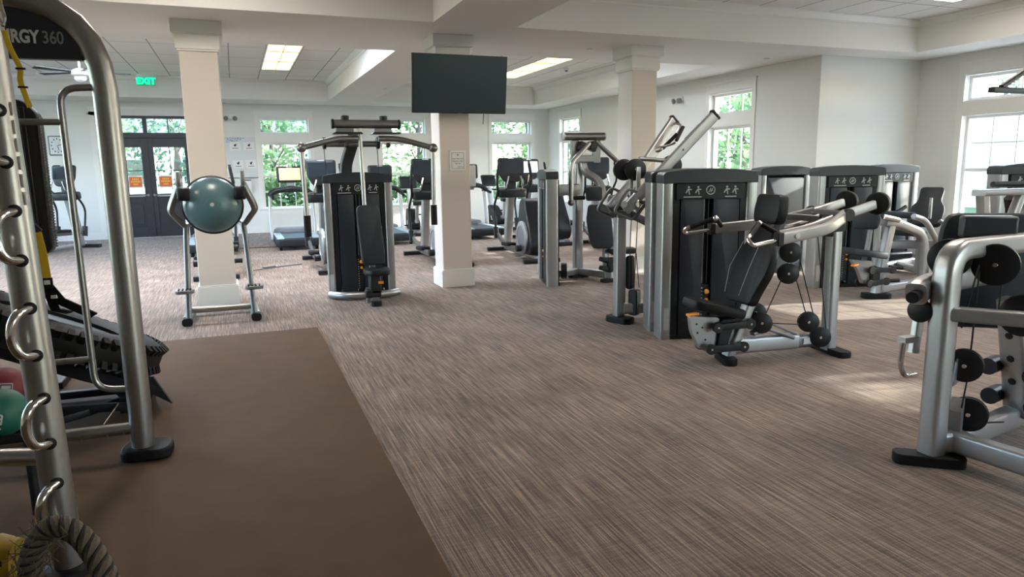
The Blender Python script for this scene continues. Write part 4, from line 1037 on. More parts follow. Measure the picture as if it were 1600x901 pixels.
mc = thing('leg_press', 'leg machine with reclined dark pad and pale grey tower in the right wall corner', 'exercise machine', (9.2, 7.6, 0))
tower(mc, (9.50, 8.02), R(-6), w=0.84, pins=True)
m = MB(); m.pad([(-0.20, 0), (0.20, 0), (0.21, 0.30), (0.14, 0.42), (0.15, 0.66), (-0.15, 0.66), (-0.14, 0.42), (-0.21, 0.30)], (8.80, 6.95, 0.68), (0.55, -0.83, 0), (0.58, 0.30, 0.76), 0.09, 0.06, 0.025); m.build('backrest', vinyl_grey, mc)
m = MB(); m.pad([(-0.2, 0), (0.2, 0), (0.16, 0.42), (-0.16, 0.42)], (8.82, 6.93, 0.58), (0.66, 0.75, 0), (-0.75, 0.66, 0.05), 0.08, 0.06, 0.025); m.build('seat', vinyl_grey, mc)
m = MB(); m.sweep([(8.35, 7.25, 0.42), (9.15, 6.85, 0.42)], rrect(0.09, 0.12, 0.02)); m.sweep([(8.85, 7.0, 0.02), (8.85, 7.0, 0.58)], rrect(0.1, 0.1, 0.02), up=(0, 1, 0)); m.build('frame', silver, mc)
m = MB(); m.sweep([(8.3, 7.3, 0.08), (9.5, 7.6, 0.08)], rrect(0.09, 0.10, 0.02)); m.sweep([(8.85, 7.0, 0.06), (8.95, 7.5, 0.08)], rrect(0.09, 0.10, 0.02)); m.build('base_beam', silver, mc)
m = MB(); m.sweep([(9.20, 6.85, 0.40), (9.35, 6.85, 0.80)], rrect(0.05, 0.06), up=(0, 1, 0)); m.sweep([(9.28, 6.80, 0.40), (9.47, 6.80, 0.80)], rrect(0.05, 0.06), up=(0, 1, 0)); m.build('carriage_rail', chrome, mc)
m = MB(); m.tube([(8.88, 6.78, 0.76), (9.02, 6.70, 0.66), (9.22, 6.70, 0.58)], 0.028, 10, r=0.06); m.build('support_tube', silver, mc)
for x in (9.12, 9.30):
    m = MB(); m.disc((x, 6.72, 0.53), (0.3, -1, 0), 0.055, 0.08); m.build('roller', chrome, mc)
m = MB(); m.box((8.55, 7.2, 0.25), (0.7, 0.10, 0.09)); m.build('foot_carriage', blackp, mc, 0.02)
m = MB(); m.sweep([(9.15, 7.98, 0.62), (9.60, 7.90, 0.88)], rrect(0.05, 0.04), up=(0, 1, 0)); m.build('weight_lever', blackp, mc)
reset()

md = thing('cable_machine', 'pale machine cut off by the right edge in front of the bright window', 'exercise machine', (7.3, 4.6, 0))
tower(md, (8.62, 5.42), R(-20), w=0.84)
m = MB(); m.sweep([(6.44, 4.55, 1.26), (7.40, 4.50, 1.26)], rrect(0.14, 0.06, 0.02)); m.sweep([(6.50, 4.55, 1.24), (6.72, 4.55, 0.10)], rrect(0.09, 0.09, 0.02), up=(0, 1, 0)); m.sweep([(7.0, 4.53, 1.24), (6.86, 4.53, 0.90)], rrect(0.08, 0.08, 0.02), up=(0, 1, 0)); m.build('support_bracket', silver, md)
m = MB(); m.tube([(6.58, 4.52, 1.335), (7.35, 4.47, 1.33)], 0.028, 12); m.build('roller', blackp, md)
m = MB(); m.sweep([(6.68, 4.55, 0.09), (7.7, 4.9, 0.09)], rrect(0.1, 0.12, 0.02)); m.sweep([(7.66, 4.9, 0.09), (8.5, 5.5, 0.09)], rrect(0.1, 0.1, 0.02)); m.build('base_beam', silver, md)
m = MB(); m.sweep([(6.98, 4.62, 1.20), (7.12, 4.66, 0.98), (7.30, 4.70, 0.95)], rrect(0.08, 0.08, 0.02), up=(0, 1, 0)); m.build('pivot_arm', blackp, md)
m = MB(); m.sweep([(7.1, 4.66, 0.03), (7.1, 4.66, 1.0)], rrect(0.1, 0.1, 0.02), up=(0, 1, 0)); m.build('post', silver, md)
m = MB(); m.sweep([(7.40, 5.2, 2.28), (8.9, 5.2, 2.28)], rrect(0.07, 0.06, 0.015)); m.sweep([(7.55, 5.2, 2.31), (8.2, 5.2, 2.64)], rrect(0.05, 0.05, 0.01)); m.sweep([(8.62, 5.52, 1.45), (8.7, 5.3, 2.30)], rrect(0.08, 0.08, 0.01), up=(0, 1, 0)); m.build('overhead_arm', blackp, md)
reset()

# ---------------------------------------------------------------- near right machine
rp = thing('seated_row', 'large silver arched machine with black pulleys at the right edge, nearest the camera', 'exercise machine', (3.3, 2.42, 0))
m = MB(); m.sweep([(3.285, 2.44, 0.03), (3.285, 2.44, 0.84), (3.285, 2.44, 1.115), (3.66, 2.48, 1.115), (4.05, 2.52, 1.115)], rrect(0.105, 0.11, 0.03), up=(0, 1, 0), r=[0, 0.01, 0.36, 0.01, 0]); m.build('arched_post', silver, rp)
foot(rp, (3.26, 2.43), 0.34, 0.11, R(-38), 0.055)
m = MB(); m.sweep([(3.30, 2.44, 0.11), (3.42, 2.40, 0.11)], rrect(0.08, 0.11, 0.02)); m.sweep([(3.39, 2.45, 0.115), (3.48, 1.80, 0.115)], rrect(0.08, 0.11, 0.02)); m.build('cross_beam', silver, rp)
m = MB(); m.sweep([(3.29, 2.41, 0.80), (3.53, 2.10, 0.80), (3.62, 1.85, 0.80)], rrect(0.075, 0.075, 0.025), r=0.05); m.build('cross_bar', silver, rp)
m = MB(); m.sweep([(3.40, 2.42, 0.105), (4.15, 2.56, 0.105), (4.6, 2.62, 0.105)], rrect(0.10, 0.11, 0.02)); m.build('base_beam', silver, rp)
m = MB(); m.sweep([(4.10, 2.53, 0.12), (3.92, 2.52, 0.80)], rrect(0.085, 0.14, 0.02), up=(0, 1, 0)); sp_ = m.build('seat_post', silver, rp)
m = MB()
for t in (0.3, 0.5, 0.7, 0.88): m.disc(Vector((4.10, 2.53, 0.12)).lerp(Vector((3.92, 2.52, 0.80)), t) + Vector((-0.045, -0.0, 0)), (1, 0, 0.26), 0.02, 0.012, seg=12)
m.build('adjustment_hole', blackp, sp_)
for z, x in ((0.40, 3.98), (0.22, 4.02)):
    for y in (2.40, 2.64):
        m = MB(); m.tube([(x - 0.07, y - 0.03, z), (x + 0.05, y + 0.0, z)], 0.048, 14); m.build('seat_roller', blackp, rp)
m = MB(); m.pad([(-0.24, 0), (0.24, 0), (0.26, 0.28), (0.26, 0.55), (0.22, 0.66), (-0.22, 0.66), (-0.26, 0.55), (-0.26, 0.28)], (3.99, 2.70, 0.60), (0.80, -0.60, 0), (0.0, 0.05, 1), 0.09, 0.10, 0.03); m.build('backrest', vinyl_grey, rp)
m = MB(); m.box((3.78, 2.60, 1.20), (0.26, 0.10, 0.12), Matrix.Rotation(R(-37), 3, 'Z')); m.build('pad_mount', shroud2, rp, 0.015)
for c, r_ in (((3.545, 2.38, 1.035), 0.105), ((3.40, 2.52, 1.06), 0.10), ((3.42, 2.40, 0.52), 0.085), ((3.47, 2.39, 0.255), 0.090), ((3.80, 2.38, 0.75), 0.11)): pulley(rp, c, (0.86, 0.5, 0), r_, 0.045)
m = MB(); m.prism([(-0.09, -0.10), (0.10, -0.10), (0.10, -0.02), (0, 0.06), (-0.06, 0.02)], (3.42, 2.43, 0.52), (1, 0.42, 0), (0, 0, 1), 0.008); m.prism([(-0.06, -0.09), (0.06, -0.09), (0.09, 0.02), (-0.02, 0.10), (-0.08, 0.04)], (3.45, 2.43, 0.24), (1, 0.42, 0), (0, 0, 1), 0.06); m.build('pulley_bracket', silver, rp)
for a, b in (((3.44, 2.39, 1.04), (3.37, 2.40, 0.72)), ((3.46, 2.40, 1.0), (3.47, 2.41, 0.55)), ((3.64, 2.40, 1.0), (3.66, 2.42, 0.72)), ((3.42, 2.38, 0.44), (3.40, 2.38, 0.30)), ((3.35, 2.42, 0.96), (3.34, 2.44, 0.36)), ((3.54, 2.38, 0.20), (3.80, 2.42, 0.15))):
    m = MB(); m.tube([a, b], 0.0045, 6); m.build('cable', cable_m, rp)
m = MB(); m.sweep([(3.155, 2.50, 0.895), (3.20, 2.52, 0.91), (3.40, 2.60, 0.915), (4.10, 2.74, 0.915)], rrect(0.10, 0.115, 0.035), up=(0, 0, 1), r=0.04); m.build('lever_hub', silver, rp)
m = MB(); m.tube([(3.10, 2.475, 0.885), (3.16, 2.50, 0.89)], 0.030, 14); m.build('hub_cap', blackp, rp)
m = MB(); m.disc((3.22, 2.52, 0.80), (1, 0.3, 0), 0.06, 0.02); m.build('cam', blackp, rp)
m = MB(); m.sweep([(3.29, 2.58, 0.74), (3.27, 2.58, 0.56)], rrect(0.05, 0.04), up=(0, 1, 0)); m.box((3.215, 2.57, 0.64), (0.10, 0.05, 0.03)); m.build('hook_bracket', silver, rp)
m = MB(); m.tube([(3.17, 2.56, 0.63), (3.16, 2.56, 0.50), (3.20, 2.56, 0.44), (3.29, 2.57, 0.44)], 0.014, 10, r=0.06); m.build('hook_handle', chrome, rp)
reset()

# ---------------------------------------------------------------- knee-raise stand holding a dome trainer
vk = thing('knee_raise_stand', 'silver knee raise and dip stand in front of the left column', 'exercise stand', (-0.22, 7.8, 0))
for s in (-1, 1):
    q = -0.22
    def X(x): return q + s * x
    m = MB(); m.sweep([(X(0.315), 7.73, 0.08), (X(0.285), 7.90, 0.85), (X(0.275), 7.92, 1.00), (X(0.30), 7.92, 1.02), (X(0.40), 7.82, 1.16), (X(0.385), 7.80, 1.22), (X(0.30), 7.72, 1.42)], rrect(0.055, 0.075, 0.022), up=(0, 1, 0), r=0.07); m.build('side_frame', silver_dark, vk)
    m = MB(); m.tube([(X(0.30), 7.74, 1.40), (X(0.30), 7.70, 1.46), (X(0.295), 7.68, 1.56)], 0.022, 10, r=0.03); m.build('upright_handle', silver, vk)
    m = MB(); m.pad([(-0.058, -0.17), (0.058, -0.17), (0.058, 0.17), (-0.058, 0.17)], (X(0.262), 7.80, 1.335), (1, 0, 0), (0, 1, 0.0), 0.13, 0.04, 0.03); m.build('arm_pad', vinyl, vk)
    m = MB(); m.sweep([(X(0.29), 7.80, 1.33), (X(0.24), 7.86, 1.31)], rrect(0.05, 0.04)); m.build('pad_bracket', silver_dark, vk)
    m = MB(); m.sweep([(X(0.33), 7.72, 0.06), (X(0.31), 8.30, 0.06)], rrect(0.09, 0.075, 0.02)); m.build('base_rail', steel, vk)
    m = MB(); m.prism([(-0.05, -0.04), (0.05, -0.04), (0.05, 0.04), (-0.05, 0.04)], (X(0.33), 7.68, 0.052), (1, 0, 0), (0, 0, 1), 0.06, r=0.035); m.build('rubber_foot', rubber, vk)
    m = MB(); m.prism([(-0.09, -0.07), (0.09, -0.07), (0.09, 0.07), (-0.09, 0.07)], (X(0.33), 7.72, 0.36), (1, 0, 0), (0, 1, 0), 0.035, r=0.05); st_ = m.build('step_plate', silver_dark, vk, 0.006)
    m = MB()
    for k in range(4): m.sweep([(X(0.33) - 0.055 + 0.036 * k, 7.665, 0.382), (X(0.33) - 0.055 + 0.036 * k, 7.775, 0.382)], rrect(0.013, 0.012))
    m.build('tread_strip', rubber, st_)
m = MB(); m.tube([(-0.53, 7.86, 0.14), (0.09, 7.86, 0.14)], 0.032, 12); m.build('cross_tube', steel, vk)
m = MB(); m.tube([(-0.53, 8.28, 0.06), (0.09, 8.28, 0.06)], 0.032, 12); m.build('cross_tube', steel, vk)
for s in (-1, 1):
    m = MB(); m.tube([(-0.22 + s * 0.27, 7.93, 1.00), (-0.22 + s * 0.20, 8.05, 1.05), (-0.22 + s * 0.12, 8.05, 1.05)], 0.024, 10, r=0.04); m.build('cross_strut', silver_dark, vk)
reset()
bo = thing('dome_trainer', 'teal blue half-ball balance dome resting on the arms of the knee raise stand', 'balance dome', (-0.225, 7.86, 1.215))
Tb = Matrix.Translation((-0.225, 7.90, 1.215)) @ Matrix.Rotation(R(87), 4, 'X') @ Matrix.Diagonal((1.0, 1.0, 1.0, 1))
m = MB(Tb); m.lathe([(0.25, 0.0)] + [(0.282 * math.cos(t) ** 0.85, 0.03 + 0.20 * math.sin(t)) for t in [k * PI / 2 / 14 for k in range(14)]] + [(0.0, 0.23)], seg=40); m.build('dome', teal, bo)
m = MB(Tb); m.lathe([(0.0, -0.035), (0.25, -0.035), (0.295, -0.02), (0.300, 0.0), (0.298, 0.022), (0.282, 0.032), (0.25, 0.034)], seg=40); m.build('base_platform', blackp, bo)
m = MB(Tb); m.lathe([(0.020, 0.229), (0.018, 0.234), (0.009, 0.236), (0.0, 0.233)], seg=16); m.build('valve_plug', mark_m, bo)
m = MB(Tb)
for rr_, hh in ((0.05, 0.2295), (0.085, 0.2230), (0.12, 0.213)): m.tube([(rr_ * math.cos(k * PI / 16), rr_ * math.sin(k * PI / 16), hh) for k in range(32)], 0.0022, 5, closed=True)
m.build('moulded_ring', teal, bo)
reset()

# ================================================================ CARDIO MACHINES (built once, then copied)
def make_treadmill():
    r = thing('treadmill', '', 'treadmill', world=False)
    m = MB(); m.pad([(-0.42, 0.0), (0.42, 0.0), (0.42, 1.95), (-0.42, 1.95)], (0, 0, 0.155), (1, 0, 0), (0, 1, 0), 0.15, 0.06, 0.02); m.build('deck', blackp, r)
    m = MB(); m.box((0, 0.86, 0.234), (0.54, 1.55, 0.012)); m.build('running_belt', belt_m, r)
    for s in (-1, 1):
        m = MB(); m.pad([(-0.07, 0.06), (0.07, 0.06), (0.07, 1.55), (-0.07, 1.55)], (s * 0.34, 0, 0.238), (1, 0, 0), (0, 1, 0), 0.03, 0.02, 0.008); m.build('side_rail', rail_m, r)
        m = MB(); m.sweep([(s * 0.44, 1.28, 0.12), (s * 0.455, 1.36, 0.55), (s * 0.43, 1.42, 1.02)], rrect(0.06, 0.13, 0.02), up=(0, 1, 0), r=0.2); m.build('upright', silver, r)
        m = MB(); m.tube([(s * 0.41, 1.40, 1.06), (s * 0.40, 1.05, 1.02), (s * 0.39, 0.86, 1.00)], 0.03, 10, r=0.1); m.build('handrail', rubber, r)
        m = MB(); m.disc((s * 0.34, 0.12, 0.045), (1, 0, 0), 0.045, 0.05, seg=14); m.build('rear_wheel', rubber, r)
    m = MB(); m.pad([(-0.40, 1.50), (0.40, 1.50), (0.34, 2.05), (-0.34, 2.05)], (0, 0, 0.23), (1, 0, 0), (0, 1, 0), 0.18, 0.08, 0.04); m.build('motor_hood', greyp, r)
    m = MB(); m.sweep([(-0.45, 1.34, 1.04), (-0.34, 1.36, 1.14), (0, 1.30, 1.19), (0.34, 1.36, 1.14), (0.45, 1.34, 1.04)], rrect(0.22, 0.10, 0.04), up=(0, 0, 1), r=0.15); m.build('console_tray', blackp, r)
    m = MB(); m.tube([(-0.12, 1.06, 1.13), (0.12, 1.06, 1.13)], 0.022, 10); m.tube([(-0.11, 1.06, 1.13), (-0.11, 1.28, 1.15)], 0.016, 8); m.tube([(0.11, 1.06, 1.13), (0.11, 1.28, 1.15)], 0.016, 8); m.build('grip_bar', rubber, r)
    m = MB(); m.sweep([(0, 1.38, 1.18), (0, 1.42, 1.40)], rrect(0.16, 0.06, 0.02), up=(0, 1, 0)); m.build('monitor_neck', greyp, r)
    ex, ey = (1, 0, 0), (0, 0.18, 1)
    m = MB(); m.pad([(-0.26, -0.17), (0.26, -0.17), (0.27, 0.17), (-0.27, 0.17)], (0, 1.40, 1.475), ex, ey, 0.05, 0.05, 0.012); mo = m.build('monitor', blackp, r)
    m = MB(); m.prism([(-0.215, -0.12), (0.215, -0.12), (0.215, 0.135), (-0.215, 0.135)], (0, 1.373, 1.475), ex, ey, 0.006, r=0.01); m.build('screen', screen_m, mo)
    m = MB(); m.box((0, 1.402, 1.63), (0.12, 0.008, 0.012)); m.build('brand_strip', white_p, mo)
    return r
def make_elliptical():
    r = thing('elliptical_trainer', '', 'elliptical trainer', world=False)
    # drive housing at the rear
    m = MB(); m.prism([(-0.85, 0.12), (-0.40, 0.10), (-0.18, 0.22), (-0.14, 0.42), (-0.22, 0.66), (-0.30, 0.98), (-0.42, 1.05), (-0.56, 1.02), (-0.66, 0.80), (-0.80, 0.55), (-0.90, 0.30)], (0, 0, 0), (0, 1, 0), (0, 0, 1), 0.30, r=0.08); hs = m.build('drive_housing', blackp, r, 0.025)
    for s in (-1, 1):
        m = MB(); m.lathe([(0.285, 0), (0.285, 0.03), (0.25, 0.045), (0.20, 0.045), (0.195, 0.035)], (s * 0.155, -0.50, 0.38), (s, 0, 0), 32); m.build('crank_ring', silver, r)
        m = MB(); m.lathe([(0.20, 0), (0.20, 0.036), (0.03, 0.05), (0, 0.05)], (s * 0.155, -0.50, 0.38), (s, 0, 0), 28); m.build('crank_disc', greyp, r)
        zz = 0.22 if s < 0 else 0.42
        m = MB(); m.sweep([(s * 0.27, -0.62, zz), (s * 0.25, 0.10, zz - 0.05), (s * 0.27, 0.66, 0.36)], rrect(0.05, 0.075, 0.015), r=0.1); pa = m.build('pedal_arm', silver_dark, r)
        m = MB(); m.disc((s * 0.27, -0.62, zz), (1, 0, 0), 0.055, 0.09); m.build('arm_cap', blackp, pa)
        m = MB(); m.pad([(-0.085, -0.20), (0.085, -0.20), (0.085, 0.20), (-0.085, 0.20)], (s * 0.25, 0.02, zz + 0.01), (1, 0, 0), (0, 1, -0.05), 0.06, 0.05, 0.015); m.build('pedal', rubber, pa)
        m = MB(); m.tube([(s * 0.29, 0.64, 0.36), (s * 0.31, 0.72, 0.85), (s * 0.28, 0.52, 1.12), (s * 0.33, 0.40, 1.30), (s * 0.28, 0.44, 1.66)], 0.021, 10, r=0.14); h = m.build('moving_handlebar', blackp, r)
        m = MB(); m.tube([(s * 0.322, 0.41, 1.36), (s * 0.285, 0.435, 1.62)], 0.026, 10); m.build('grip', rubber, h)
        m = MB(); m.sweep([(s * 0.29, 0.63, 0.28), (s * 0.295, 0.66, 0.48)], rrect(0.08, 0.09, 0.02), up=(0, 1, 0)); m.build('pivot_block', blackp, h)
        m = MB(); m.tube([(s * 0.13, 0.60, 1.10), (s * 0.16, 0.38, 1.22), (s * 0.11, 0.40, 1.40)], 0.015, 8, r=0.08); m.build('fixed_handlebar', chrome, r)
    m = MB(); m.sweep([(0, 0.88, 0.08), (0, 0.80, 0.55), (0, 0.66, 1.12)], rrect(0.13, 0.16, 0.03), up=(0, 1, 0), r=0.3); m.build('front_mast', silver, r)
    m = MB(); m.sweep([(0, -0.95, 0.075), (0, 1.0, 0.075)], rrect(0.12, 0.08, 0.02)); m.build('base_rail', silver, r)
    for y, w in ((0.98, 0.74), (-1.0, 0.62)):
        m = MB(); m.sweep([(-w / 2, y, 0.045), (w / 2, y, 0.045)], rrect(0.09, 0.07, 0.02)); m.build('stabilizer', blackp, r)
    m = MB(); m.pad([(-0.28, -0.12), (0.28, -0.12), (0.24, 0.18), (-0.24, 0.18)], (0, 0.60, 1.10), (1, 0, 0), (0, 1, 0.1), 0.15, 0.09, 0.03); m.build('console_tray', blackp, r)
    m = MB(); m.sweep([(0, 0.66, 1.14), (0, 0.66, 1.40)], rrect(0.20, 0.08, 0.02), up=(0, 1, 0)); m.build('monitor_neck', blackp, r)
    ex, ey = (1, 0, 0), (0, 0.20, 1)
    m = MB(); m.pad([(-0.15, -0.24), (0.15, -0.24), (0.24, -0.08), (0.25, 0.20), (-0.25, 0.20), (-0.24, -0.08)], (0, 0.62, 1.53), ex, ey, 0.06, 0.06, 0.012); mo = m.build('monitor', blackp, r)
    m = MB(); m.prism([(-0.205, -0.09), (0.205, -0.09), (0.215, 0.155), (-0.215, 0.155)], (0, 0.588, 1.53), ex, ey, 0.006, r=0.01); m.build('screen', screen_m, mo)
    m = MB(); m.box((0, 0.624, 1.715), (0.11, 0.008, 0.012)); m.build('brand_strip', white_p, mo)
    return r
def make_bike():
    r = thing('exercise_bike', '', 'exercise bike', world=False)
    m = MB(); m.prism([(-0.18, 0.12), (0.40, 0.12), (0.44, 0.40), (0.34, 0.62), (0.16, 0.60), (-0.05, 0.42), (-0.22, 0.30)], (0, 0, 0), (0, 1, 0), (0, 0, 1), 0.22, r=0.08); m.build('drive_housing', blackp, r, 0.02)
    m = MB(); m.sweep([(0, -0.30, 0.30), (0, -0.36, 0.72)], rrect(0.07, 0.09, 0.02), up=(0, 1, 0)); m.sweep([(0, -0.12, 0.28), (0, -0.32, 0.34)], rrect(0.08, 0.1)); m.build('seat_post', silver, r)
    m = MB(); m.pad([(-0.13, -0.14), (0.13, -0.14), (0.05, 0.16), (-0.05, 0.16)], (0, -0.36, 0.76), (1, 0, 0), (0, 1, 0), 0.09, 0.06, 0.03); m.build('saddle', vinyl, r)
    m = MB(); m.sweep([(0, 0.30, 0.50), (0, 0.44, 1.05)], rrect(0.10, 0.12, 0.02), up=(0, 1, 0)); m.build('mast', silver, r)
    m = MB(); m.tube([(-0.26, 0.12, 1.02), (-0.28, 0.36, 0.98), (0, 0.46, 1.02), (0.28, 0.36, 0.98), (0.26, 0.12, 1.02)], 0.020, 10, r=0.1); m.build('handlebar', rubber, r)
    ex, ey = (1, 0, 0), (0, 0.3, 1)
    m = MB(); m.pad([(-0.20, -0.14), (0.20, -0.14), (0.21, 0.16), (-0.21, 0.16)], (0, 0.46, 1.22), ex, ey, 0.05, 0.04, 0.012); mo = m.build('monitor', blackp, r)
    m = MB(); m.prism([(-0.17, -0.09), (0.17, -0.09), (0.17, 0.12), (-0.17, 0.12)], (0, 0.433, 1.222), ex, ey, 0.006, r=0.01); m.build('screen', screen_m, mo)
    for s in (-1, 1):
        dz = 0.12 * s
        m = MB(); m.sweep([(s * 0.13, 0.12, 0.34), (s * 0.14, 0.12 + 0.08 * s, 0.34 + dz)], rrect(0.02, 0.03), up=(0, 1, 0)); m.build('crank', chrome, r)
        m = MB(); m.box((s * 0.20, 0.12 + 0.08 * s, 0.34 + dz), (0.11, 0.09, 0.03)); m.build('pedal', rubber, r, 0.006)
    m = MB(); m.sweep([(0, -0.52, 0.09), (0, 0.55, 0.09)], rrect(0.12, 0.08, 0.02)); m.build('base_rail', silver, r)
    for y in (-0.52, 0.55):
        m = MB(); m.sweep([(-0.27, y, 0.04), (0.27, y, 0.04)], rrect(0.09, 0.07, 0.02)); m.build('stabilizer', blackp, r)
    return r
def set_screen(root, m):
    for mo in kids(root):
        for s_ in kids(mo):
            if s_.name.split('.')[0] == 'screen':
                s_.data = s_.data.copy(); s_.data.materials[0] = m
GT = 'treadmills facing the far windows'
tm = make_treadmill(); tm.location = (1.10, 14.35, 0); tm['label'] = 'treadmill with a glowing amber screen under the first far window'; tm['group'] = GT
t2 = dup(tm, (3.02, 14.35, 0), 0, 'treadmill behind the chest fly tower, left of the television column', GT)
t3 = dup(tm, (5.10, 14.55, 0), 0, 'treadmill just right of the television column', GT)
t0 = dup(tm, (-0.48, 14.05, 0), 0, 'treadmill mostly hidden behind the left column and the blue dome', GT)
set_screen(tm, screen_lit)
GE = 'elliptical trainers behind the machines'
e2 = make_elliptical(); e2.location = (3.14, 11.55, 0); e2['label'] = 'elliptical trainer immediately left of the television column'; e2['group'] = GE
e1 = dup(e2, (1.38, 11.75, 0), 0, 'elliptical trainer half hidden behind the front chest fly tower', GE)
e3 = dup(e2, (4.66, 11.45, 0), R(-4), 'elliptical trainer right of the television column with a dark screen', GE)
e4 = dup(e2, (6.02, 13.6, 0), R(6), 'elliptical trainer with a bright white screen beside the slim edge-on tower', GE)
e5 = dup(e2, (6.55, 11.75, 0), R(-8), 'elliptical trainer behind the sideways chest fly machine', GE)
e6 = dup(e2, (-3.50, 16.3, 0), R(-25), 'elliptical trainer by the far wall left of the double doors', GE)
e0 = dup(e2, (-0.34, 11.9, 0), 0, 'elliptical trainer hidden behind the left column, only its stabilizer feet showing', GE)
set_screen(e4, screen_white)
GB = 'exercise bikes by the far windows'
b1 = make_bike(); b1.location = (2.02, 16.4, 0); b1['label'] = 'exercise bike between the amber-screen treadmill and the chest fly machine'; b1['group'] = GB
b2 = dup(b1, (6.25, 17.0, 0), R(10), 'exercise bike under the far window right of the television', GB)
b3 = dup(b1, (3.95, 16.6, 0), R(0), 'exercise bike behind the treadmill left of the television column', GB)
reset()
m = MB(); m.tube([(0.18, 11.72, 0.012), (0.60, 12.0, 0.012), (0.95, 12.15, 0.012)], 0.010, 6, r=0.2); m.box((0.42, 11.9, 0.02), (0.22, 0.05, 0.035), Matrix.Rotation(0.6, 3, 'Z')); single('power_strip', 'thin power strip and cord lying on the carpet left of the chest fly machine', 'power strip', (0.42, 11.9, 0), m, greyp)
m = MB(); m.tube([(-0.1, 15.3, 0.008), (0.45, 15.25, 0.008), (0.72, 15.2, 0.008)], 0.008, 6, r=0.1); single('floor_cable', 'black cable on the carpet running to the amber-screen treadmill', 'cord', (0.3, 15.25, 0), m, cable_m)

# ================================================================ STEEL TRAINING RIG, LEFT FOREGROUND
rig = thing('training_rig', 'tall brushed steel training rig with black lettered header in the left foreground', 'training rig', (-0.75, 3.0, 0))
NX, NY = -0.728, 3.0
m = MB(); m.sweep([(NX + 0.012, NY, 0.0), (NX - 0.034, NY, 2.42), (-2.3, NY, 2.46)], circ(0.054, 24), r=0.35); m.build('near_post', steel, rig)
m = MB(); m.lathe([(0.085, 0), (0.085, 0.03), (0.06, 0.04)], (NX + 0.01, NY, 0)); m.build('post_base', rubber, rig)
m = MB(); m.sweep([(-0.577, 4.18, 0.03), (-0.577, 4.18, 2.375), (-2.3, 4.20, 2.44)], circ(0.059, 24), r=[0, 0.42, 0]); m.build('arched_post', steel, rig)
m = MB(); m.prism([(-0.13, -0.09), (0.13, -0.12), (0.15, 0.09), (-0.10, 0.12)], (-0.57, 4.18, 0.03), (1, 0, 0), (0, 1, 0), 0.06, r=0.08); m.build('rubber_foot', rubber, rig, 0.012)
for k, z in enumerate((1.675, 1.33, 0.98, 0.64, 0.305)):
    lx = NX + 0.012 - 0.019 * z
    m = MB(); m.tube([(lx + 0.012, NY - 0.040, z + 0.088), (lx - 0.02, NY - 0.115, z + 0.08), (lx - 0.042, NY - 0.125, z), (lx - 0.02, NY - 0.115, z - 0.08), (lx + 0.012, NY - 0.040, z - 0.088)], 0.0165, 12, r=0.07); h = m.build('grip_handle', chrome, rig)
    for q in (0.088, -0.088):
        m = MB(); m.disc((lx + 0.012, NY - 0.050, z + q), (0.3, -1, 0), 0.023, 0.012, seg=16); m.build('handle_grommet', rubber, h)
hd = MB(); hd.prism([(-2.1, 2.095), (-0.622, 2.10), (-0.618, 2.16), (-0.66, 2.25), (-0.74, 2.31), (-0.86, 2.335), (-2.1, 2.35)], (0, 4.18, 0), (1, 0, 0), (0, 0, 1), 0.05, r=0.012); hp = hd.build('header_panel', shroud, rig)
m = MB(); m.tube([(-2.0, 4.15, 2.352), (-0.87, 4.15, 2.336), (-0.75, 4.15, 2.318), (-0.665, 4.15, 2.255)], 0.004, 6, r=0.03); m.build('header_edge_trim', silver, hp)
def header_text(body, x, z, size, sx, mm, bold):
    M = face_M((x, 4.152, z), (1, 0, 0), (0, 0, 1)) @ Matrix.Diagonal((sx, 1, 1, 1))
    return text('header_lettering', body, size, M, mm, hp, 0.002, align='RIGHT', bold=bold)
let_w = mat('header_white_letters', (0.62, 0.64, 0.66), 0.5)
let_g = mat('header_grey_letters', (0.22, 0.24, 0.27), 0.5)
header_text('360', -0.728, 2.198, 0.083, 0.74, let_g, 0.001)
header_text('SYNRGY', -0.833, 2.198, 0.083, 0.72, let_w, 0.003)
m = MB(); m.disc((-0.645, 4.15, 2.13), (0, 1, 0), 0.016, 0.004, seg=16); m.build('header_emblem', let_g, hp)
m = MB(); m.tube([(-0.577, 4.18, 1.975), (-0.78, 4.18, 1.965), (-0.775, 4.18, 0.405), (-0.577, 4.18, 0.385)], 0.0175, 12, r=0.085); m.build('side_loop', steel, rig)
for z in (1.80, 0.575):
    m = MB(); m.tube([(-0.778, 4.18, z), (-1.05, 4.18, z)], 0.016, 10); m.build('rung', steel, rig)
m = MB(); m.tube([(-1.05, 4.18, 0.02), (-1.05, 4.18, 2.10)], 0.03, 12); m.build('inner_post', steel, rig)
m = MB(); m.tube([(-0.58, 4.18, 0.165), (-1.9, 4.24, 0.165)], 0.034, 14); bb = m.build('lower_beam', steel, rig)
m = MB()
for x in (-0.66, -0.74, -0.86): m.disc((x, 4.148, 0.15), (0, 1, 0), 0.006, 0.006, seg=8)
m.build('rivet', chrome, bb)
m = MB(); m.tube([(NX, NY, 0.485), (-2.0, NY + 0.45, 0.485)], 0.034, 14); m.build('lower_beam', steel, rig)
m = MB(); m.tube([(NX - 0.9, NY + 0.32, 0.0), (NX - 0.9, NY + 0.32, 2.3)], 0.05, 14); m.build('rear_post', steel, rig)
m = MB()
for k in range(6): m.box((NX + 0.012 - 0.019 * (1.5 + 0.062 * k) + 0.047, NY - 0.024, 1.46 + 0.062 * k), (0.006, 0.022, 0.046))
m.build('instruction_decal', label_m, rig)
reset()
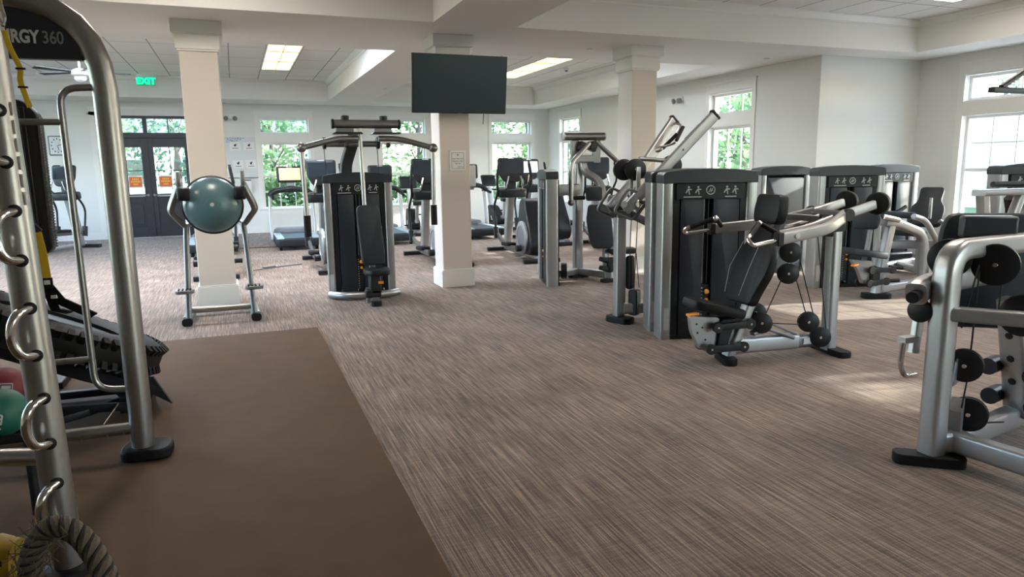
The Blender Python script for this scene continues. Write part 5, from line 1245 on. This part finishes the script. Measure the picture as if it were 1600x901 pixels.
# yellow suspension straps
sp1 = thing('suspension_strap', 'yellow webbing strap hanging from a clip at the top left corner', 'strap', (-0.655, 2.88, 1.78))
m = MB(); m.sweep([(-0.672, 2.87, 2.02), (-0.662, 2.87, 1.965), (-0.640, 2.88, 1.90), (-0.648, 2.88, 1.865), (-0.634, 2.88, 1.80), (-0.628, 2.88, 1.775)], rrect(0.017, 0.004, 0.001), up=(0, 1, 0), r=0.02); m.build('webbing', yellow, sp1)
m = MB(); m.tube([(-0.668, 2.87, 2.36), (-0.674, 2.87, 2.12), (-0.664, 2.87, 2.06), (-0.672, 2.87, 2.03), (-0.684, 2.87, 2.06), (-0.678, 2.87, 2.12)], 0.005, 8, r=0.01); m.build('carabiner', chrome, sp1)
m = MB(); m.sweep([(-0.666, 2.87, 2.44), (-0.674, 2.87, 2.08)], rrect(0.014, 0.004, 0.001), up=(0, 1, 0)); m.build('upper_webbing', yellow, sp1)
m = MB()
for z in (1.90, 1.84): m.box((-0.640, 2.876, z), (0.028, 0.010, 0.006))
m.build('stitching', blackp, sp1); reset()
sp2 = thing('suspension_strap', 'wide yellow strap hanging above the tilted black tire', 'strap', (-1.108, 4.7, 0.9))
m = MB(); m.sweep([(-1.088, 4.75, 1.22), (-1.074, 4.75, 1.10), (-1.068, 4.75, 0.95)], rrect(0.064, 0.006, 0.002), up=(0, 1, 0)); m.build('webbing', yellow, sp2)
m = MB(); m.tube([(-1.118, 4.75, 1.23), (-1.098, 4.75, 1.28), (-1.058, 4.75, 1.23)], 0.010, 8, r=0.02); m.tube([(-1.088, 4.75, 1.26), (-1.088, 4.72, 1.9), (-1.078, 4.25, 2.08)], 0.006, 6); m.build('hanger', blackp, sp2)
m = MB(); m.box((-1.063, 4.75, 0.925), (0.06, 0.02, 0.06)); m.sweep([(-1.058, 4.75, 0.90), (-1.028, 4.85, 0.80), (-0.94, 5.0, 0.70), (-0.90, 5.05, 0.66)], rrect(0.06, 0.012, 0.003), up=(0, 1, 0)); m.sweep([(-1.068, 4.75, 0.90), (-1.068, 4.9, 0.74), (-1.02, 5.0, 0.70)], rrect(0.05, 0.012, 0.003), up=(0, 1, 0)); m.build('black_tail', rubber, sp2)
m = MB(); m.box((-1.058, 4.737, 0.93), (0.03, 0.004, 0.025)); m.box((-1.046, 4.80, 0.835), (0.03, 0.02, 0.02)); m.build('white_tag', white_p, sp2); reset()
# medicine balls on a low rack
rk = thing('ball_rack', 'low dark tube rack holding medicine balls at the left edge', 'rack', (-1.25, 3.75, 0))
m = MB()
m.tube([(-1.85, 3.62, 0.37), (-0.90, 3.62, 0.37)], 0.02, 10); m.tube([(-1.85, 3.76, 0.37), (-0.90, 3.76, 0.37)], 0.02, 10); m.build('lower_shelf', blackp, rk)
m = MB(); m.tube([(-1.85, 3.86, 0.415), (-0.95, 3.86, 0.415)], 0.02, 10); m.tube([(-1.85, 4.06, 0.415), (-0.95, 4.06, 0.415)], 0.02, 10); m.build('upper_shelf', blackp, rk)
for x in (-1.80, -0.96):
    m = MB(); m.tube([(x, 3.62, 0.0), (x, 3.62, 0.37)], 0.022, 10); m.tube([(x, 4.06, 0.0), (x, 4.06, 0.415)], 0.022, 10); m.tube([(x, 3.62, 0.35), (x, 4.06, 0.40)], 0.018, 10); m.build('rack_leg', blackp, rk)
reset()
def med_ball(c, r, m_, label, lines):
    o = thing('medicine_ball', label, 'medicine ball', (c[0], c[1], c[2] - r), 0, 'medicine balls on the low rack')
    m = MB(); m.sphere(c, r, seg=32, rings=20); m.build('ball', m_, o)
    if lines == 'lb':
        d = Vector((0.10, -0.93, -0.12)).normalized(); p = Vector(c) + d * (r + 0.0005)
        ex = Vector((0.25, 0.05, 0.97)); ex = (ex - d * ex.dot(d)).normalized(); ey = d.cross(ex)
        M = Matrix(((ex.x, ey.x, d.x, p.x), (ex.y, ey.y, d.y, p.y), (ex.z, ey.z, d.z, p.z), (0, 0, 0, 1)))
        text('weight_lettering', '7LB', 0.05, M, white_p, o, 0.0015, bold=0.001)
    elif lines:
        m = MB()
        d = Vector((0.35, -0.9, 0.3)).normalized(); p = Vector(c) + d * (r + 0.001); ex = Vector((0.85, 0.4, -0.2)); ex = (ex - d * ex.dot(d)).normalized(); ey = d.cross(ex)
        for a, b, w, h in ((0, 0.016, 0.05, 0.005), (0, -0.016, 0.05, 0.005), (-0.025, 0, 0.004, 0.036), (0.025, 0, 0.004, 0.036), (0, 0.0, 0.036, 0.014)):
            m.prism([(a - w / 2, b - h / 2), (a + w / 2, b - h / 2), (a + w / 2, b + h / 2), (a - w / 2, b + h / 2)], p, ex, ey, 0.002)
        m.build('printed_label', mark_m, o)
    reset()
med_ball((-1.065, 3.69, 0.486), 0.108, ball_green, 'green medicine ball marked 7LB on the low rack', 'lb')
med_ball((-1.12, 3.96, 0.525), 0.105, ball_red, 'maroon medicine ball above the green one on the low rack', 'box')
med_ball((-1.33, 3.69, 0.486), 0.108, rubber, 'black medicine ball left of the green one on the low rack', '')
med_ball((-1.36, 3.96, 0.525), 0.105, rubber, 'black medicine ball left of the maroon one on the low rack', '')

# tilted tire trainer
tr = thing('tire_trainer', 'black tire tilted on a low black frame behind the steel rig', 'tire trainer', (-1.05, 5.2, 0))
TC = Vector((-1.16, 5.22, 0.55)); TT = Matrix.Translation(TC) @ Matrix.Rotation(R(-9), 4, 'X') @ Matrix.Rotation(R(24), 4, 'Y')
RO, RI, W = 0.66, 0.38, 0.105
m = MB(TT); prof = [(RI, -W * 0.7), (RI + 0.06, -W), (RO - 0.08, -W), (RO - 0.015, -W * 0.72), (RO, -W * 0.3), (RO, W * 0.3), (RO - 0.015, W * 0.72), (RO - 0.08, W), (RI + 0.06, W), (RI, W * 0.7)]
m.loft([[Vector((q * math.cos(a), q * math.sin(a), h)) for q, h in prof] for a in [k * 2 * PI / 56 for k in range(56)]], closed=True); ti = m.build('tire', rubber, tr)
m = MB(TT)
for k in range(64):
    a = k * 2 * PI / 64
    for s in (-1, 1):
        aa = a + s * 0.02
        m.box((math.cos(aa) * (RO - 0.012), math.sin(aa) * (RO - 0.012), s * W * 0.62), (0.05, 0.034, W * 0.55), Matrix.Rotation(aa, 3, 'Z') @ Matrix.Rotation(s * R(30), 3, 'Y'))
tp_ = m.build('tread_lugs', rubber, ti); tp_['kind'] = 'stuff'
m = MB(TT); m.lathe([(RI + 0.01, -0.05), (RI + 0.01, 0.05), (0.12, 0.06), (0.0, 0.06)], seg=32); m.build('centre_plate', blackp, ti)
m = MB(TT); m.sweep([(-0.75, -0.10, -0.20), (0.70, -0.10, -0.20)], rrect(0.07, 0.09, 0.01)); m.prism([(0.50, -0.17), (0.83, -0.235), (0.66, -0.10)], (0, -0.10, 0), (1, 0, 0), (0, 0, 1), 0.05); m.build('carrier_beam', blackp, tr)
m = MB(); m.prism([(-0.95, 0.30), (-0.62, 0.24), (-0.66, 0.02), (-0.76, 0.02)], (0, 5.13, 0), (1, 0, 0), (0, 0, 1), 0.16); m.build('pivot_plate', blackp, tr, 0.01)
m = MB(); m.sweep([(-1.75, 4.95, 0.07), (-1.2, 4.92, 0.10), (-0.70, 4.98, 0.05)], rrect(0.05, 0.05, 0.01), r=0.2); m.sweep([(-1.75, 5.45, 0.05), (-0.68, 5.40, 0.05)], rrect(0.06, 0.05, 0.01)); m.sweep([(-1.55, 4.62, 0.03), (-0.95, 4.95, 0.06), (-0.70, 5.3, 0.05)], rrect(0.05, 0.05, 0.01), r=0.1); m.box((-0.71, 5.15, 0.06), (0.18, 0.34, 0.10)); m.build('floor_frame', blackp, tr)
m = MB(); m.sweep([(-1.70, 5.2, 0.05), (-1.62, 5.2, 0.62)], rrect(0.07, 0.07, 0.01), up=(0, 1, 0)); m.build('upper_prop', blackp, tr)
m = MB(); m.tube([(-0.86, 4.72, 0.03), (-0.80, 4.94, 0.09)], 0.006, 6); m.build('release_lever', chrome, tr)
reset()
# standing strike pad behind the rig
sk = thing('strike_pad', 'tall black padded board with a studded edge behind the near steel post', 'strike pad', (-1.28, 5.95, 0))
m = MB(); m.pad([(-0.30, 0.98), (0.16, 0.98), (0.20, 1.02), (0.21, 1.95), (0.13, 2.05), (-0.30, 2.07)], (-1.44, 5.90, 0), (1, 0, 0), (0, 0, 1), 0.16, 0.05, 0.02); pd_ = m.build('pad', vinyl, sk)
m = MB()
for k in range(46):
    for q in range(3): m.box((-1.235 - 0.014 * (q == 1), 5.85 + 0.045 * q, 1.03 + 0.020 * k), (0.016, 0.016, 0.010))
st_ = m.build('studded_edge', greyp, pd_); st_['kind'] = 'stuff'
m = MB(); m.box((-1.33, 5.815, 1.50), (0.05, 0.012, 1.0)); m.build('side_ridge', blackp, pd_, 0.005)
m = MB(); m.sweep([(-1.50, 6.0, 0.04), (-1.50, 6.0, 2.0)], rrect(0.08, 0.08, 0.02), up=(0, 1, 0)); m.build('post', blackp, sk)
m = MB(); m.box((-1.50, 6.0, 0.025), (0.45, 0.45, 0.05)); m.build('base_plate', blackp, sk, 0.01)
reset()
# battle rope and bag at the lower left corner
ro = thing('battle_rope', 'thick frayed battle rope looped at the foot of the near steel post', 'rope', (-0.60, 2.72, 0))
path = fillet([(-0.80, 2.82, 0.10), (-0.775, 2.79, 0.22), (-0.70, 2.76, 0.325), (-0.60, 2.70, 0.295), (-0.535, 2.63, 0.20), (-0.49, 2.56, 0.09), (-0.455, 2.50, 0.045), (-0.36, 2.36, 0.04), (-0.25, 2.10, 0.04)], 0.07, 8)
# resample evenly
def resample(pts, step):
    out = [pts[0].copy()]; acc = 0.0
    for a, b in zip(pts[:-1], pts[1:]):
        L = (b - a).length; t = step - acc
        while t <= L and L > 0: out.append(a.lerp(b, t / L)); t += step
        acc = (acc + L) % step
    return out
path = resample(path, 0.006)
def strands(mb, ph0, off, rad, pitch=0.12):
    N = len(path); pts = []
    side = Vector((0.6, 0.8, 0))
    for i, p in enumerate(path):
        t = (path[min(i + 1, N - 1)] - path[max(i - 1, 0)]).normalized()
        u = (side - t * side.dot(t)).normalized(); v = t.cross(u)
        a = ph0 + 2 * PI * i * 0.006 / pitch
        pts.append(p + u * off * math.cos(a) + v * off * math.sin(a))
    mb.tube(pts, rad, 8)
m = MB()
for k in range(3): strands(m, k * 2 * PI / 3, 0.019, 0.021)
m.build('twisted_strands', rope_m, ro)
m = MB()
for k in range(3): strands(m, k * 2 * PI / 3 + PI / 3, 0.033, 0.006)
m.build('tracer_yarn', rope_stripe, ro)
m = MB()
for k in range(170):
    i = int(abs(random.gauss(0, 1)) * len(path) * 0.09) if k < 130 else random.randrange(len(path) // 3)
    p = path[min(i, len(path) - 1)] + Vector((random.gauss(0, .025), random.gauss(0, .02), random.gauss(0, .025)))
    d = Vector((random.gauss(0, 1), random.gauss(-.3, .6), random.gauss(-.1, 1))).normalized() * random.uniform(.02, .075)
    b = Vector((random.gauss(0, .02), random.gauss(0, .02), random.gauss(-.01, .02)))
    m.tube([p, p + d * 0.5 + b, p + d], random.uniform(.0008, .0022), 4)
fr_ = m.build('frayed_fibres', rope_m, ro); fr_['kind'] = 'stuff'
reset()
bg_ = thing('sand_bag', 'yellow and black training bag on the floor in the lower left corner', 'training bag', (-0.98, 2.86, 0))
bc, ba = (-1.03, 3.00, 0.108), (0.97, -0.22, 0.02)
m = MB(); m.lathe([(0.03, -0.32), (0.075, -0.30), (0.10, -0.22), (0.106, 0), (0.10, 0.10), (0.075, 0.17), (0.03, 0.185)], bc, ba, 28); m.build('bag_body', bag_m, bg_)
m = MB(); m.lathe([(0.104, -0.16), (0.109, -0.15), (0.109, -0.08), (0.106, -0.07)], bc, ba, 28); m.build('black_band', rubber, bg_)
m = MB(); m.sweep([(-1.28, 2.965, 0.115), (-1.05, 2.890, 0.125), (-0.90, 2.895, 0.12)], rrect(0.055, 0.012), up=(0, 1, 0.0), r=0.05); m.build('side_strap', rubber, bg_)
m = MB(); m.sweep([(-1.15, 3.0, 0.215), (-1.05, 2.99, 0.25), (-0.95, 2.97, 0.21)], rrect(0.035, 0.012), up=(0, 0, 1), r=0.05); m.build('carry_handle', rubber, bg_)
reset()

# everything that stands on the rubber mat rests on its surface
for o in (rig, tr, rk, sk, ro, bg_): o.location.z += 0.006
# unseen roller shade, added so sun enters only by that window's transom
r = thing('added_roller_shade', 'added white roller shade holding back sun at the unseen right wall window', 'roller shade', (X2 - 0.02, 1.57, 0.6))
m = MB(); m.box((X2 + 0.06, 1.57, 1.43), (0.004, 1.18, 1.62)); m.build('shade_fabric', paper_m, r)
m = MB(); m.tube([(X2 + 0.055, 0.99, 2.22), (X2 + 0.055, 2.15, 2.22)], 0.022, 12); m.build('roller_tube', white_p, r); reset()
